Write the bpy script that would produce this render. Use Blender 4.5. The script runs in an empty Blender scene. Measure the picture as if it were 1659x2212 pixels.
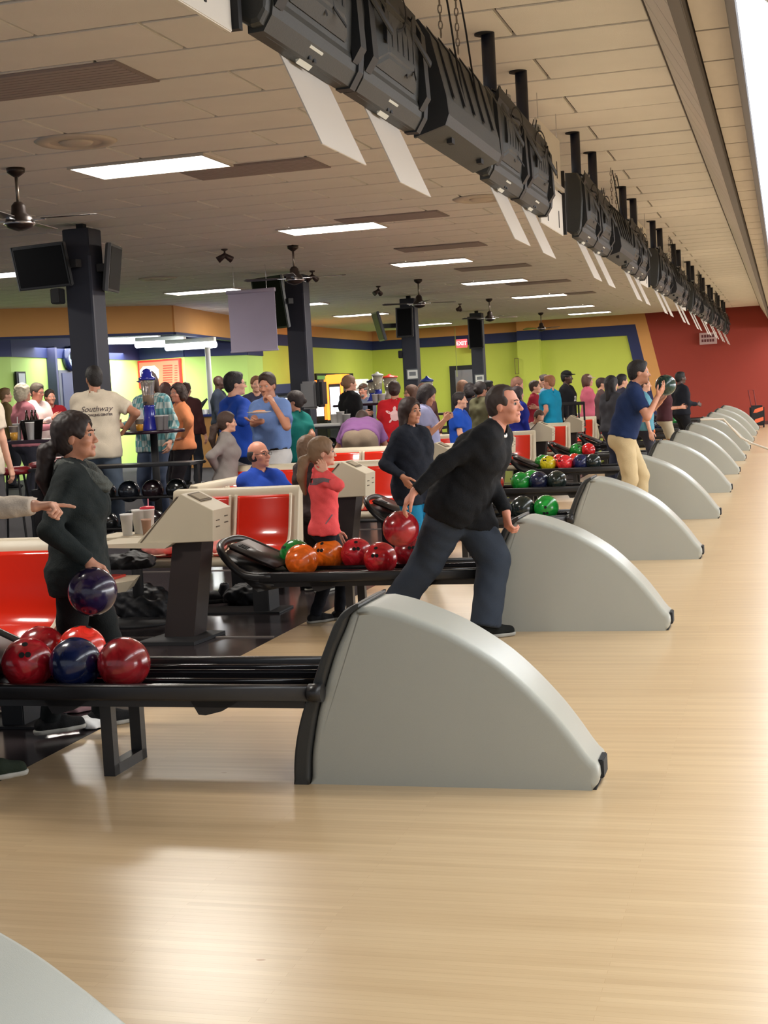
import bpy, bmesh, math, random
import numpy as np
from mathutils import Vector, Matrix, Quaternion
from mathutils.bvhtree import BVHTree
S = bpy.context.scene
COL = S.collection
random.seed(7)
R = math.radians
# ------------------------------------------------------------ camera, world, lights, exposure
FPX, YAW, PITCH, ROLL, CAMZ = 3074.0, .27833, .0828, -.05439, 1.5
def cam_axes():
    f = Vector((-math.sin(YAW), math.cos(YAW), 0)); r = Vector((math.cos(YAW), math.sin(YAW), 0)); u = Vector((0, 0, 1))
    f2 = f*math.cos(PITCH) - u*math.sin(PITCH); u2 = u*math.cos(PITCH) + f*math.sin(PITCH)
    return r*math.cos(ROLL) + u2*math.sin(ROLL), u2*math.cos(ROLL) - r*math.sin(ROLL), f2
CR, CU, CF = cam_axes()
cd = bpy.data.cameras.new('camera'); cam = bpy.data.objects.new('camera', cd); COL.objects.link(cam)
cd.sensor_fit = 'VERTICAL'; cd.sensor_height = 36; cd.lens = 36*FPX/2212; cd.clip_end = 200; cd.clip_start = .05
cam.matrix_world = Matrix(((CR.x, CU.x, -CF.x, 0), (CR.y, CU.y, -CF.y, 0), (CR.z, CU.z, -CF.z, CAMZ), (0, 0, 0, 1)))
S.camera = cam
def P(u, v, Y=None, z=None, X=None):
    """measured image point of the photograph -> world point at a known depth"""
    d = CR*((u-829.5)/FPX) - CU*((v-1106)/FPX) + CF
    t = (z-CAMZ)/d.z if z is not None else (Y/d.y if Y is not None else X/d.x)
    return Vector((d.x*t, d.y*t, CAMZ+d.z*t))
w = bpy.data.worlds.new('world'); S.world = w; w.use_nodes = True
w.node_tree.nodes['Background'].inputs[0].default_value = (.62, .66, .72, 1)
w.node_tree.nodes['Background'].inputs[1].default_value = .8
S.view_settings.view_transform = 'Standard'; S.view_settings.look = 'None'; S.view_settings.gamma = 1
S.view_settings.exposure = 0.07
S.cycles.use_denoising = True
S.cycles.max_bounces = 6; S.cycles.diffuse_bounces = 4; S.cycles.glossy_bounces = 3
def area(name, loc, sx, sy, power, col=(1, 1, 1), rot=(0, 0, 0)):
    l = bpy.data.lights.new(name, 'AREA'); l.shape = 'RECTANGLE'; l.size = sx; l.size_y = sy; l.energy = power; l.color = col
    o = bpy.data.objects.new(name, l); o.location = loc; o.rotation_euler = rot; COL.objects.link(o); return o
CEIL = 3.45
# bright white row of tubes above the lanes (right edge of the photograph)
for i in range(9):
    area('lane_light', (.62, 2.5+5*i, 2.9), .5, 4.6, 92, (.88, .94, 1), (0, R(-12), 0))
# unseen area light standing for lit pin decks, added to lift ceiling and faces
area('pin_deck_fill', (19, 20, 1.6), 44, 2.4, 3600, (.95, .97, 1), (R(90), 0, R(90)))
# ------------------------------------------------------------ materials
MATS = {}
def mat(name, col, rough=.5, metal=0, emit=None, es=0, bump=0, bscale=80, var=0, vscale=6, spec=.5, trans=0, alpha=1, coat=0, sheen=0):
    if name in MATS: return MATS[name]
    m = bpy.data.materials.new(name); m.use_nodes = True; nt = m.node_tree; b = nt.nodes['Principled BSDF']
    b.inputs['Base Color'].default_value = (*col, 1); b.inputs['Roughness'].default_value = rough; b.inputs['Metallic'].default_value = metal
    b.inputs['Specular IOR Level'].default_value = spec; b.inputs['Transmission Weight'].default_value = trans; b.inputs['Alpha'].default_value = alpha
    b.inputs['Coat Weight'].default_value = coat; b.inputs['Sheen Weight'].default_value = sheen
    if emit: b.inputs['Emission Color'].default_value = (*emit, 1); b.inputs['Emission Strength'].default_value = es
    if bump or var:
        tc = nt.nodes.new('ShaderNodeTexCoord'); n = nt.nodes.new('ShaderNodeTexNoise'); nt.links.new(tc.outputs['Object'], n.inputs['Vector'])
        n.inputs['Scale'].default_value = bscale; n.inputs['Detail'].default_value = 4
        if bump:
            bp = nt.nodes.new('ShaderNodeBump'); bp.inputs['Strength'].default_value = bump; bp.inputs['Distance'].default_value = .01
            nt.links.new(n.outputs[0], bp.inputs['Height']); nt.links.new(bp.outputs[0], b.inputs['Normal'])
        if var:
            n2 = nt.nodes.new('ShaderNodeTexNoise'); n2.inputs['Scale'].default_value = vscale; n2.inputs['Detail'].default_value = 5
            nt.links.new(tc.outputs['Object'], n2.inputs['Vector'])
            mx = nt.nodes.new('ShaderNodeMix'); mx.data_type = 'RGBA'; nt.links.new(n2.outputs[0], mx.inputs[0])
            mx.inputs[6].default_value = (*[c*(1-var) for c in col], 1); mx.inputs[7].default_value = (*[min(1, c*(1+var)) for c in col], 1)
            nt.links.new(mx.outputs[2], b.inputs['Base Color'])
    MATS[name] = m; return m
def srgb(r, g, b):
    f = lambda c: ((c/255+.055)/1.055)**2.4 if c > 10 else c/255/12.92
    return (f(r), f(g), f(b))
def cloth(rgb):
    return mat('cloth_%d_%d_%d' % rgb, srgb(*rgb), .85, bump=.25, bscale=140, var=.12, vscale=9, spec=.2)
M_black = mat('black_plastic', srgb(34, 34, 36), .38, bump=.1, bscale=300)
M_blackmatte = mat('black_matte', srgb(26, 26, 29), .7)
M_steel = mat('steel', (.6, .6, .62), .25, 1)
M_cream = mat('beige_plastic', srgb(196, 184, 160), .45, bump=.08, bscale=400, var=.03)
M_red = mat('red_shell', srgb(216, 44, 24), .18, coat=.6)
M_white = mat('white_paint', srgb(225, 225, 222), .5)
M_skins = {k: mat('skin_'+k, srgb(*c), .5, bump=.1, bscale=60, var=.06, vscale=14) for k, c in dict(fair=(214, 160, 134), tan=(190, 132, 104), red=(205, 140, 116), dark=(74, 50, 42)).items()}
M_eye = mat('eye_shaded', (.36, .33, .30), .55); M_iris = mat('eye_iris', (.03, .02, .015), .2)  # eyeball whites darkened to a skin-shadow tone, shade carried in the colour
ordn = ['nearest', 'second', 'third', 'fourth', 'fifth', 'sixth', 'seventh', 'eighth', 'ninth', 'tenth', 'eleventh', 'twelfth', 'thirteenth']
# ------------------------------------------------------------ mesh helpers
def link(name, me, m=None, parent=None, smooth=False):
    o = bpy.data.objects.new(name, me); COL.objects.link(o)
    if m: me.materials.append(m)
    if parent: o.parent = parent
    if smooth:
        me.polygons.foreach_set('use_smooth', [len(p.vertices) < 5 for p in me.polygons])
    return o
def obj(name, bm, m=None, parent=None, smooth=False, loc=None):
    me = bpy.data.meshes.new(name); bmesh.ops.recalc_face_normals(bm, faces=bm.faces); bm.to_mesh(me); bm.free()
    o = link(name, me, m, parent, smooth)
    if loc is not None: o.location = loc
    return o
def tag(o, label=None, cat=None, group=None, kind=None):
    if label: o['label'] = label
    if cat: o['category'] = cat
    if group: o['group'] = group
    if kind: o['kind'] = kind
    return o
def thing(name, label, cat, loc=(0, 0, 0), rz=0, group=None):
    o = bpy.data.objects.new(name, None); o.empty_display_size = .1; COL.objects.link(o); o.location = loc; o.rotation_euler = (0, 0, rz)
    return tag(o, label, cat, group)
def dup(root, loc=None, rz=None, label=None, group=None):
    def cp(o, par):
        c = o.copy(); COL.objects.link(c)
        if par is not None: c.parent = par
        for ch in o.children: cp(ch, c)
        return c
    c = cp(root, None)
    if loc is not None: c.location = loc
    if rz is not None: c.rotation_euler = (0, 0, rz)
    return tag(c, label, None, group)
def box(bm, x0, x1, y0, y1, z0, z1, M=None):
    v = [bm.verts.new(p) for p in ((x0,y0,z0),(x1,y0,z0),(x1,y1,z0),(x0,y1,z0),(x0,y0,z1),(x1,y0,z1),(x1,y1,z1),(x0,y1,z1))]
    if M is not None:
        for q in v: q.co = M @ q.co
    for f in ((0,3,2,1),(4,5,6,7),(0,1,5,4),(1,2,6,5),(2,3,7,6),(3,0,4,7)): bm.faces.new([v[i] for i in f])
    return v
def bevel(bm, r, seg=2):
    bmesh.ops.recalc_face_normals(bm, faces=bm.faces)
    bmesh.ops.bevel(bm, geom=[e for e in bm.edges if len(e.link_faces) == 2 and e.calc_face_angle(0) > .5], offset=r, segments=seg, affect='EDGES', clamp_overlap=True)
    return bm
def bx(*a, r=0, M=None):
    bm = bmesh.new(); box(bm, *a, M=M)
    if r: bevel(bm, r)
    return bm
def tube(bm, pts, r, n=10, cap=True, rs=None):
    pts = [Vector(p) for p in pts]; rings = []; up = None
    for i, p in enumerate(pts):
        t = ((pts[min(i+1, len(pts)-1)] - pts[max(i-1, 0)])).normalized()
        if up is None: up = t.orthogonal().normalized()
        up = (up - t*up.dot(t)).normalized(); s = t.cross(up); rr = rs[i] if rs else r
        rings.append([bm.verts.new(p + up*math.cos(2*math.pi*k/n)*rr + s*math.sin(2*math.pi*k/n)*rr) for k in range(n)])
    for a, b in zip(rings, rings[1:]):
        for k in range(n): bm.faces.new((a[k], a[(k+1) % n], b[(k+1) % n], b[k]))
    if cap: bm.faces.new(rings[0][::-1]); bm.faces.new(rings[-1])
    return bm
def lathe(bm, prof, c=(0, 0, 0), n=16):
    c = Vector(c); rings = [[bm.verts.new(c + Vector((r*math.cos(2*math.pi*k/n), r*math.sin(2*math.pi*k/n), z))) for k in range(n)] for r, z in prof]
    for a, b in zip(rings, rings[1:]):
        for k in range(n): bm.faces.new((a[k], a[(k+1) % n], b[(k+1) % n], b[k]))
    bm.faces.new(rings[0][::-1]); bm.faces.new(rings[-1]); return bm
def prism_xz(bm, poly, y0, y1, r=0, seg=4, M=None):
    """closed outline in X,Z extruded along Y; rim rounded by r (kept flat where z=0)"""
    n = len(poly); P2 = [Vector(p) for p in poly]
    area2 = sum(P2[i].x*P2[(i+1) % n].y - P2[(i+1) % n].x*P2[i].y for i in range(n)); sg = 1 if area2 > 0 else -1
    nor = []
    for i in range(n):
        a, b = P2[i-1], P2[(i+1) % n]; t = (b-a).normalized(); nor.append(Vector((-t.y, t.x))*sg)
    def ring(y, ins):
        out = []
        for p, q in zip(P2, nor):
            c = p + q*ins
            if abs(p.y) < .002: c.y = 0
            out.append(bm.verts.new((c.x, y, c.y)))
        return out
    st = [(y0 + r*(1-math.cos(t)), r*(1-math.sin(t))) for t in [math.pi/2*k/seg for k in range(seg+1)]] if r else [(y0, 0)]
    st2 = [(y1 - (y-y0), i) for y, i in st][::-1]
    rings = [ring(y, i) for y, i in st+st2]
    for a, b in zip(rings, rings[1:]):
        for k in range(n): bm.faces.new((a[k], a[(k+1) % n], b[(k+1) % n], b[k]))
    bm.faces.new(rings[0][::-1]); bm.faces.new(rings[-1])
    if M is not None:
        for rr in rings:
            for q in rr: q.co = M @ q.co
    return bm
def smooth_poly(pts, sub=3):
    """Catmull-Rom through open outline"""
    p = [Vector(q) for q in pts]; out = []
    for i in range(len(p)-1):
        a, b, c, d = p[max(i-1, 0)], p[i], p[i+1], p[min(i+2, len(p)-1)]
        for k in range(sub):
            t = k/sub; out.append(.5*((2*b)+(c-a)*t+(2*a-5*b+4*c-d)*t*t+(3*b-a-3*c+d)*t**3))
    out.append(p[-1]); return [tuple(q) for q in out]
def hull(bm, pts):
    v = [bm.verts.new(p) for p in pts]; r = bmesh.ops.convex_hull(bm, input=v)
    for q in [g for g in r['geom_interior'] if isinstance(g, bmesh.types.BMVert) and g.is_valid]: bm.verts.remove(q)
    return bm
def text_mesh(name, s, size, m, parent=None, depth=.002, align='CENTER', shear=0, bold=0):
    c = bpy.data.curves.new(name, 'FONT'); c.body = s; c.size = size; c.align_x = align; c.align_y = 'CENTER'; c.extrude = depth; c.shear = shear; c.offset = bold
    o = bpy.data.objects.new(name, c); COL.objects.link(o)
    me = bpy.data.meshes.new_from_object(o); bpy.data.objects.remove(o); bpy.data.curves.remove(c)
    return link(name, me, m, parent)
# ------------------------------------------------------------ sculpted figures: signed-distance fields meshed with surface nets
class Field:
    def __init__(s, lo, hi, h):
        s.h = h; s.ax = [np.arange(lo[i], hi[i]+h, h, dtype=np.float32) for i in range(3)]
        s.D = np.full([len(a) for a in s.ax], .5, np.float32)
    def sl(s, lo, hi):
        ii = []
        for i in range(3):
            a = int(np.searchsorted(s.ax[i], lo[i])); b = int(np.searchsorted(s.ax[i], hi[i])); ii.append(slice(a, b))
            if b <= a: return None, None
        return tuple(ii), (s.ax[0][ii[0]][:, None, None], s.ax[1][ii[1]][None, :, None], s.ax[2][ii[2]][None, None, :])
    def put(s, ii, d, k, op):
        if op == 'add':
            e = s.D[ii]
            if k > 0:
                t = np.clip(.5+.5*(e-d)/k, 0, 1); s.D[ii] = e*(1-t)+d*t-k*t*(1-t)
            else: s.D[ii] = np.minimum(e, d)
        else:
            e = s.D[ii]; d = -d
            t = np.clip(.5-.5*(e-d)/max(k, 1e-4), 0, 1); s.D[ii] = e*(1-t)+d*t+k*t*(1-t)
    def cone(s, a, b, ra, rb, k=.02, op='add', cut=None):
        a = np.array(a, float); b = np.array(b, float); m = max(ra, rb)+k+3*s.h
        ii, g = s.sl(np.minimum(a, b)-m, np.maximum(a, b)+m)
        if ii is None: return
        ab = b-a; L2 = max(ab@ab, 1e-9)
        px, py, pz = g[0]-a[0], g[1]-a[1], g[2]-a[2]
        tt = (px*ab[0]+py*ab[1]+pz*ab[2])/L2; t = np.clip(tt, 0, 1)
        d = np.sqrt((px-ab[0]*t)**2+(py-ab[1]*t)**2+(pz-ab[2]*t)**2)-(ra+(rb-ra)*t)
        if cut is not None: d = np.maximum(d, (tt-cut)*math.sqrt(L2))
        s.put(ii, d, k, op)
    def ell(s, c, r, Rm=None, k=.02, op='add'):
        c = np.array(c, float); r = np.array(r, float); m = r.max()+k+3*s.h
        ii, g = s.sl(c-m, c+m)
        if ii is None: return
        x, y, z = g[0]-c[0], g[1]-c[1], g[2]-c[2]
        if Rm is not None: x, y, z = [x*Rm[0][i]+y*Rm[1][i]+z*Rm[2][i] for i in range(3)]
        k0 = np.sqrt((x/r[0])**2+(y/r[1])**2+(z/r[2])**2); k1 = np.sqrt((x/r[0]**2)**2+(y/r[1]**2)**2+(z/r[2]**2)**2)
        s.put(ii, k0*(k0-1)/np.maximum(k1, 1e-6), k, op)
    def clip(s, p, n):
        n = np.array(n, float); n /= np.linalg.norm(n)
        d = (s.ax[0][:, None, None]-p[0])*n[0]+(s.ax[1][None, :, None]-p[1])*n[1]+(s.ax[2][None, None, :]-p[2])*n[2]
        s.D = np.maximum(s.D, d.astype(np.float32))
    def noise(s, amp, f, seed=0, st=(1, 1, 1)):
        x, y, z = s.ax[0][:, None, None]*f*st[0], s.ax[1][None, :, None]*f*st[1], s.ax[2][None, None, :]*f*st[2]
        s.D += (amp*(np.sin(x+1.7*np.sin(z*.7+seed)+seed)*np.sin(z+1.3*np.sin(y*.9+seed*2))+.5*np.sin(2.1*y+2.3*z+1.9*np.sin(x*1.3+seed)))).astype(np.float32)
    def mesh(s):
        D = s.D; sh = D.shape; I = D < 0
        nx, ny, nz = sh
        vs = np.zeros((nx-1, ny-1, nz-1, 3), np.float32); ct = np.zeros((nx-1, ny-1, nz-1), np.float32)
        def cr(a, b, off, axis):
            pass
        for axis in range(3):
            for o1 in (0, 1):
                for o2 in (0, 1):
                    o = [0, 0, 0]; oth = [i for i in range(3) if i != axis]; o[oth[0]] = o1; o[oth[1]] = o2
                    s0 = tuple(slice(o[i], o[i]+sh[i]-1) for i in range(3)); o2_ = list(o); o2_[axis] = 1
                    s1 = tuple(slice(o2_[i], o2_[i]+sh[i]-1) for i in range(3))
                    a, b = D[s0], D[s1]; m = I[s0] != I[s1]
                    t = np.where(m, a/np.where(m, a-b, 1), 0)
                    for i in range(3):
                        vs[..., i] += np.where(m, (t if i == axis else o[i]), 0)
                    ct += m
        act = ct > 0; idx = np.full(act.shape, -1, np.int64); n = int(act.sum()); idx[act] = np.arange(n)
        loc = vs[act]/ct[act][:, None]; cell = np.argwhere(act)
        V = np.stack([s.ax[i][0]+(cell[:, i]+loc[:, i])*s.h for i in range(3)], 1)
        F = []
        for axis in range(3):
            oth = [i for i in range(3) if i != axis]
            sl0 = [slice(1, sh[i]-1) for i in range(3)]; sl0[axis] = slice(0, sh[axis]-1); sl1 = list(sl0); sl1[axis] = slice(1, sh[axis])
            a, b = I[tuple(sl0)], I[tuple(sl1)]; m = a != b; w = np.argwhere(m)
            if not len(w): continue
            base = w.copy(); base[:, oth[0]] += 1; base[:, oth[1]] += 1
            def q(d0, d1):
                c = base.copy(); c[:, oth[0]] += d0; c[:, oth[1]] += d1; return idx[c[:, 0], c[:, 1], c[:, 2]]
            quad = np.stack([q(-1, -1), q(0, -1), q(0, 0), q(-1, 0)], 1)
            fl = a[m] if axis != 1 else ~a[m]
            quad[~fl] = quad[~fl][:, ::-1]; F.append(quad)
        F = np.concatenate(F) if F else np.zeros((0, 4), int)
        return V, F[(F >= 0).all(1)]
def nets(name, fields, m, parent, T=None):
    Vs, Fs, n = [], [], 0
    for f in fields:
        V, F = f.mesh(); Vs.append(V); Fs.append(F+n); n += len(V)
    V = np.concatenate(Vs).astype(np.float32); F = np.concatenate(Fs)
    me = bpy.data.meshes.new(name)
    me.vertices.add(len(V)); me.vertices.foreach_set('co', V.ravel())
    me.loops.add(F.size); me.loops.foreach_set('vertex_index', F.ravel().astype(np.int32))
    me.polygons.add(len(F)); me.polygons.foreach_set('loop_start', np.arange(0, F.size, 4, dtype=np.int32))
    me.polygons.foreach_set('use_smooth', np.ones(len(F), bool)); me.update(calc_edges=True); me.validate()
    return link(name, me, m, parent)
def rot(ax, ay, az):
    return np.array((Matrix.Rotation(az, 3, 'Z') @ Matrix.Rotation(ax, 3, 'X') @ Matrix.Rotation(ay, 3, 'Y')))
def ik(a, t, l1, l2, hint):
    a = np.array(a, float); t = np.array(t, float); d = t-a; L = np.linalg.norm(d); L = max(L, 1e-4); u = d/L
    if L > (l1+l2)*.995: L = (l1+l2)*.995; t = a+u*L
    c = (l1*l1+L*L-l2*l2)/(2*l1*L); c = max(-1, min(1, c)); h = np.array(hint, float); h = h-u*(h@u)
    h /= max(np.linalg.norm(h), 1e-6)
    return a+u*l1*c+h*l1*math.sqrt(1-c*c), t
unit = lambda v: np.array(v, float)/max(np.linalg.norm(v), 1e-9)
def hand_prims(w, d, n, side, curl, sc=1.0, index=None):
    """wrist, direction of the palm, palm normal (where the palm faces), side +1 right hand, curl in degrees"""
    d = unit(d); n = np.array(n, float); n = unit(n-d*(n@d)); s = np.cross(d, n)*side   # s points to the thumb side
    out = []; kn = []
    for i, off in enumerate((.030, .010, -.010, -.028)):
        k0 = w+d*.012+s*off*.45; k1 = w+d*(.088-.006*abs(i-1))*sc+s*off*sc
        out.append((k0, k1, .0150, .0125, .012)); kn.append(k1)
    for i, (k1, L) in enumerate(zip(kn, (.040, .045, .041, .032))):
        c = curl if not (index is not None and i == 0) else index
        p = k1; a = 0; spread = s*(.06-.04*i)
        for j, (fl, rr) in enumerate(((1., .0098), (.66, .0088), (.55, .0078))):
            a += R(c)*(.8 if j == 0 else 1.0)
            q = p+unit(d*math.cos(a)+n*math.sin(a)+spread*(1 if a < 1.2 else 0))*L*fl*sc
            out.append((p, q, rr, rr*.9, .004)); p = q
    tb = w+d*.022+s*.022; t1 = tb+unit(d*.7+s*.75+n*.25)*.045*sc; t2 = t1+unit(d*.85+s*.3+n*(.15+curl/90))*.034*sc; t3 = t2+unit(d*.85-s*.05*curl/40+n*(.2+curl/60))*.026*sc
    out += [(tb, t1, .0155, .0125, .012), (t1, t2, .0115, .010, .004), (t2, t3, .010, .0085, .004)]
    return out
PEOPLE = []
def person(label, u, v, Y, face, fl=0., H=None, lean=0, sidel=0, curl=0, twist=0, hip=.93, hy=0, hp=0, rh=None, lh=None, rf=None, lf=None,
           re=None, le=None, rk=None, lk=None, top=(60, 60, 60), sleeve='long', bottom=(40, 42, 50), legs='long', hair='short', hcol=(40, 30, 24), skin='fair', fem=False,
           fat=1., shoe=(25, 25, 26), res=None, rhn=None, lhn=None, rhd=None, lhd=None, rcurl=25, lcurl=25, ridx=None, lidx=None, ryaw=0, lyaw=0, collar=False, hem=-.08,
           topmat=None, botmat=None, belt=None, group=None, glasses=False, capcol=None, hand_scale=1., child=False, headroll=0, beard=None, at=None):
    """one figure; local frame: +Y forward, +X its right; targets given in world space when Vectors, else local"""
    th = R(face); near = Y < 12; hb = res or (.011 if Y < 7 else .014 if Y < 12 else .02 if Y < 22 else .026)
    Rt = rot(-R(lean), R(sidel), R(twist)); Pv = np.array((0, 0, hip)); Rc = rot(-R(lean+curl), R(sidel), R(twist))
    T1 = lambda p: Pv+Rt@np.array(p, float)
    waist = T1((0, 0, .12)); T2 = lambda p: waist+Rc@(np.array(p, float)-np.array((0, 0, .12)))
    neck = T2((0, -.01, .52)); hm = rot(R(hp)-R(lean+curl)*.45, R(headroll), R(hy)+R(twist)*.6)
    hk = 1.12 if child else 1.0
    head = neck+(Rc@np.array((0, .018, .05)))+hm@np.array((0, .006, .092))*hk
    HT = lambda p: head+hm@(np.array(p, float)*hk)
    topz = HT((0, -.02, .125))
    wt = P(u, v, Y=Y); fl = .2 if (at or wt)[0] < -5.75 else 0.
    s = (wt.z-fl)/max(topz[2], .3) if H is None else H/1.75
    ca, sa = math.sin(th), -math.cos(th)   # local x (right) in world
    B = np.array(((ca, math.cos(th), 0), (sa, math.sin(th), 0), (0, 0, 1)))
    w0 = np.array(wt); org = w0-B@(topz*s); 
    if at is not None: org = np.array((at[0], at[1], fl))
    elif H is None: org[2] = fl
    def L(t):
        if t is None: return None
        return B.T@(np.array(t)-org)/s if isinstance(t, Vector) else np.array(t, float)
    if H is None and not (1.1 < s*1.75 < 2.1): print('HEIGHT', label[:40], round(s*1.75, 2))
    sw = .158 if fem else .178
    shR, shL = T2((sw, 0, .435)), T2((-sw, 0, .435)); hR, hL = T1((.09, 0, -.03)), T1((-.09, 0, -.03))
    rh, lh = L(rh), L(lh); rf, lf = L(rf), L(lf)
    if rh is None: rh = np.array((.27, .06, hip-.12))
    if lh is None: lh = np.array((-.27, .06, hip-.12))
    if rf is None: rf = np.array((.11, -.02, 0))
    if lf is None: lf = np.array((-.11, .03, 0))
    elR, wR = ik(shR, rh, .285, .255, re or (.3, -1, -.3)); elL, wL = ik(shL, lh, .285, .255, le or (-.3, -1, -.3))
    knR, aR = ik(hR, rf+np.array((0, 0, .08)), .43, .42, rk or (.1, 1, 0)); knL, aL = ik(hL, lf+np.array((0, 0, .08)), .43, .42, lk or (-.1, 1, 0))
    allp = np.array([waist, neck, head, shR, shL, hR, hL, elR, wR, elL, wL, knR, aR, knL, aL]); 
    LO, HI = allp.min(0)-.26, allp.max(0)+.26
    root = thing('person', label, 'person', tuple(org), 0, group); root.rotation_euler = (0, 0, math.atan2(sa, ca)); root.scale = (s, s, s)
    def torso(f, g, full=True):
        cw, ww, pw = (.112, .092, .118) if fem else (.118, .104, .113)
        ww *= fat; cw *= (1+fat)/2; pw *= (1+fat)/2
        for q in (-1, 1):
            f.cone(T1((q*.075, 0, -.03)), T1((q*.058, 0, .12)), pw+g, ww+g, .05); f.cone(T1((q*.058, 0, .12)), T2((q*.085, .005, .32)), ww+g, cw+g, .05)
            f.cone(T2((q*.085, -.005, .33)), T2((q*(sw-.03), 0, .425)), cw*.9+g, .062+g, .05)
            f.cone(T2((q*.02, -.015, .50)), T2((q*(sw-.02), -.005, .438)), .043+g, .052+g, .04)
            if fem: f.ell(T2((q*.068, .095, .30)), (.062+g, .052+g, .062+g), k=.03)
            f.ell(T1((q*.07, -.055, -.06)), (.085+g, .085+g, .095+g), k=.04)
        if fat > 1.14: f.ell(T1((0, .03*fat, .1)), (.115*fat+g, .095*fat+g, .13*fat+g), k=.06)
    def arm(f, g, sh, el, wr, part='full', k=.03):
        if part == 'short': f.cone(sh, el, .058+g, .05+g, k, cut=.68); return
        f.cone(sh, el, .052+g, .040+g, k)
        f.cone(el, wr, .041+g, .027+g*.8, .015, cut=.97 if g > 0 else None)
    def leg(f, g, h, kn, an, part='full'):
        if part == 'short': f.cone(h, kn, .092*fat+g, .070*fat+g, .04, cut=.92); return
        f.cone(h, kn, .088*(1+fat)/2+g, .058+g, .04); f.cone(kn, an, .056+g, .040+g*1.2, .02, cut=1.02 if g > 0 else None)
        if g <= .03: f.ell(kn+(an-kn)*.3+np.array((0, -.02, 0)), (.045+g*.5,)*2+(.09,), k=.03)
    # body
    f = Field(LO, HI, hb); torso(f, 0); sk = M_skins[skin]
    arm(f, 0, shR, elR, wR); arm(f, 0, shL, elL, wL); leg(f, 0, hR, knR, aR); leg(f, 0, hL, knL, aL)
    f.cone(neck+Rc@np.array((0, -.005, -.03)), head-hm@np.array((0, .02, .03)), .062 if not fem else .052, .05 if not fem else .043, .03)
    fields = [f]
    fh = Field(head-.165*hk, head+.165*hk, (.0045 if Y < 7 else .006 if near else .010 if Y < 22 else .014)*1.0)
    def hell(c, r, **k): fh.ell(HT(c), [q*hk for q in r], Rm=hm.T.T if False else hm, **k)
    hell((0, -.012, .028), (.074, .096, .09)); hell((0, .028, -.03), (.056, .062, .082), k=.03)
    hell((0, .036, -.078), (.044, .044, .034), k=.025); hell((0, .080, -.098), (.019, .015, .016), k=.02)
    for q in (-1, 1):
        hell((q*.032, .096, .004), (.017, .014, .011), k=.012, op='sub'); hell((q*.04, .062, -.028), (.024, .025, .022), k=.02)
        hell((q*.074, -.006, -.012), (.008, .019, .031), k=.006); hell((q*.013, .096, -.036), (.008, .010, .008), k=.006)
        fh.cone(HT((q*.012, .086, .02)), HT((q*.045, .073, .018)), .010, .008, .012)
    nz = .107 if fem or child else .112; fh.cone(HT((0, .088, .006)), HT((0, nz, -.032)), .007, .0105 if fem else .0115, .012)
    fh.cone(HT((-.017, .088, -.058)), HT((.017, .088, -.058)), .0065, .0065, .008); fh.cone(HT((-.015, .087, -.069)), HT((.015, .087, -.069)), .0075, .0075, .006)
    fh.cone(neck+Rc@np.array((0, -.005, -.03)), head-hm@np.array((0, .02, .03)), .062 if not fem else .052, .05 if not fem else .043, .03)
    fields.append(fh)
    hres = .0042 if Y < 7 else .0055 if near else .0085 if Y < 22 else .011
    hands = {}
    for sd, el, wr, n0, d0, cu, ix, tg in ((1, elR, wR, rhn, rhd, rcurl, ridx, rh), (-1, elL, wL, lhn, lhd, lcurl, lidx, lh)):
        d = unit(wr-el) if d0 is None else unit(B.T@np.array(d0) if isinstance(d0, Vector) else d0)
        n = np.array((-sd, .15, -.1)) if n0 is None else (B.T@np.array(n0) if isinstance(n0, Vector) else np.array(n0, float))
        g = Field(wr-.24, wr+.24, hres)
        for a, b, ra, rb, k in hand_prims(wr, d, n, sd, cu, hand_scale, ix): g.cone(a, b, ra, rb, k)
        g.cone(wr+(el-wr)*.3, wr, .031, .027, .012); fields.append(g); hands[sd] = (wr, d, n)
    body = nets('body', fields, sk, root)
    # eyes
    er = .0115
    for q in (-1, 1):
        bm = bmesh.new(); bmesh.ops.create_uvsphere(bm, u_segments=12, v_segments=8, radius=er*hk); o = obj('eye', bm, M_eye, root, True, HT((q*.031, .0785, .003)))
        if near:
            bm = bmesh.new(); bmesh.ops.create_uvsphere(bm, u_segments=10, v_segments=6, radius=.0080*hk)
            i = obj('iris', bm, M_iris, o, True, hm@np.array((q*.001, .0062*hk, 0)))
            bm = bmesh.new(); tube(bm, [HT((q*.014, .098, .022)), HT((q*.03, .097, .027)), HT((q*.048, .083, .021))], .0028*hk, 6); obj('eyebrow', bm, mat('hair_%d_%d_%d' % hcol, srgb(*hcol), .6), root, True)
    if near:
        bm = bmesh.new(); bmesh.ops.create_uvsphere(bm, u_segments=14, v_segments=8, radius=1); Mx = Matrix([list(r_)+[0] for r_ in hm]+[[0, 0, 0, 1]])
        bm.transform(Matrix.Translation(HT((0, .0935, -.0635))) @ Mx @ Matrix.Diagonal((.021*hk, .005*hk, .0065*hk, 1))); obj('lips', bm, mat('lips', srgb(168, 98, 88), .5), root, True)
    if glasses:
        bm = bmesh.new()
        for q in (-1, 1):
            c = [HT((q*.033+.021*math.cos(a), .104+.002*math.sin(a), .002+.016*math.sin(a))) for a in np.linspace(0, 2*math.pi, 13)]
            tube(bm, c, .0018, 5, False); tube(bm, [HT((q*.054, .1, .006)), HT((q*.078, .0, .0))], .0018, 5)
        tube(bm, [HT((-.012, .106, .006)), HT((.012, .106, .006))], .0018, 5); obj('glasses', bm, M_blackmatte, root)
    # hair
    hm_ = mat('hair_%d_%d_%d' % hcol, srgb(*hcol), .6, bump=.5, bscale=120, var=.25, vscale=40)
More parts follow.
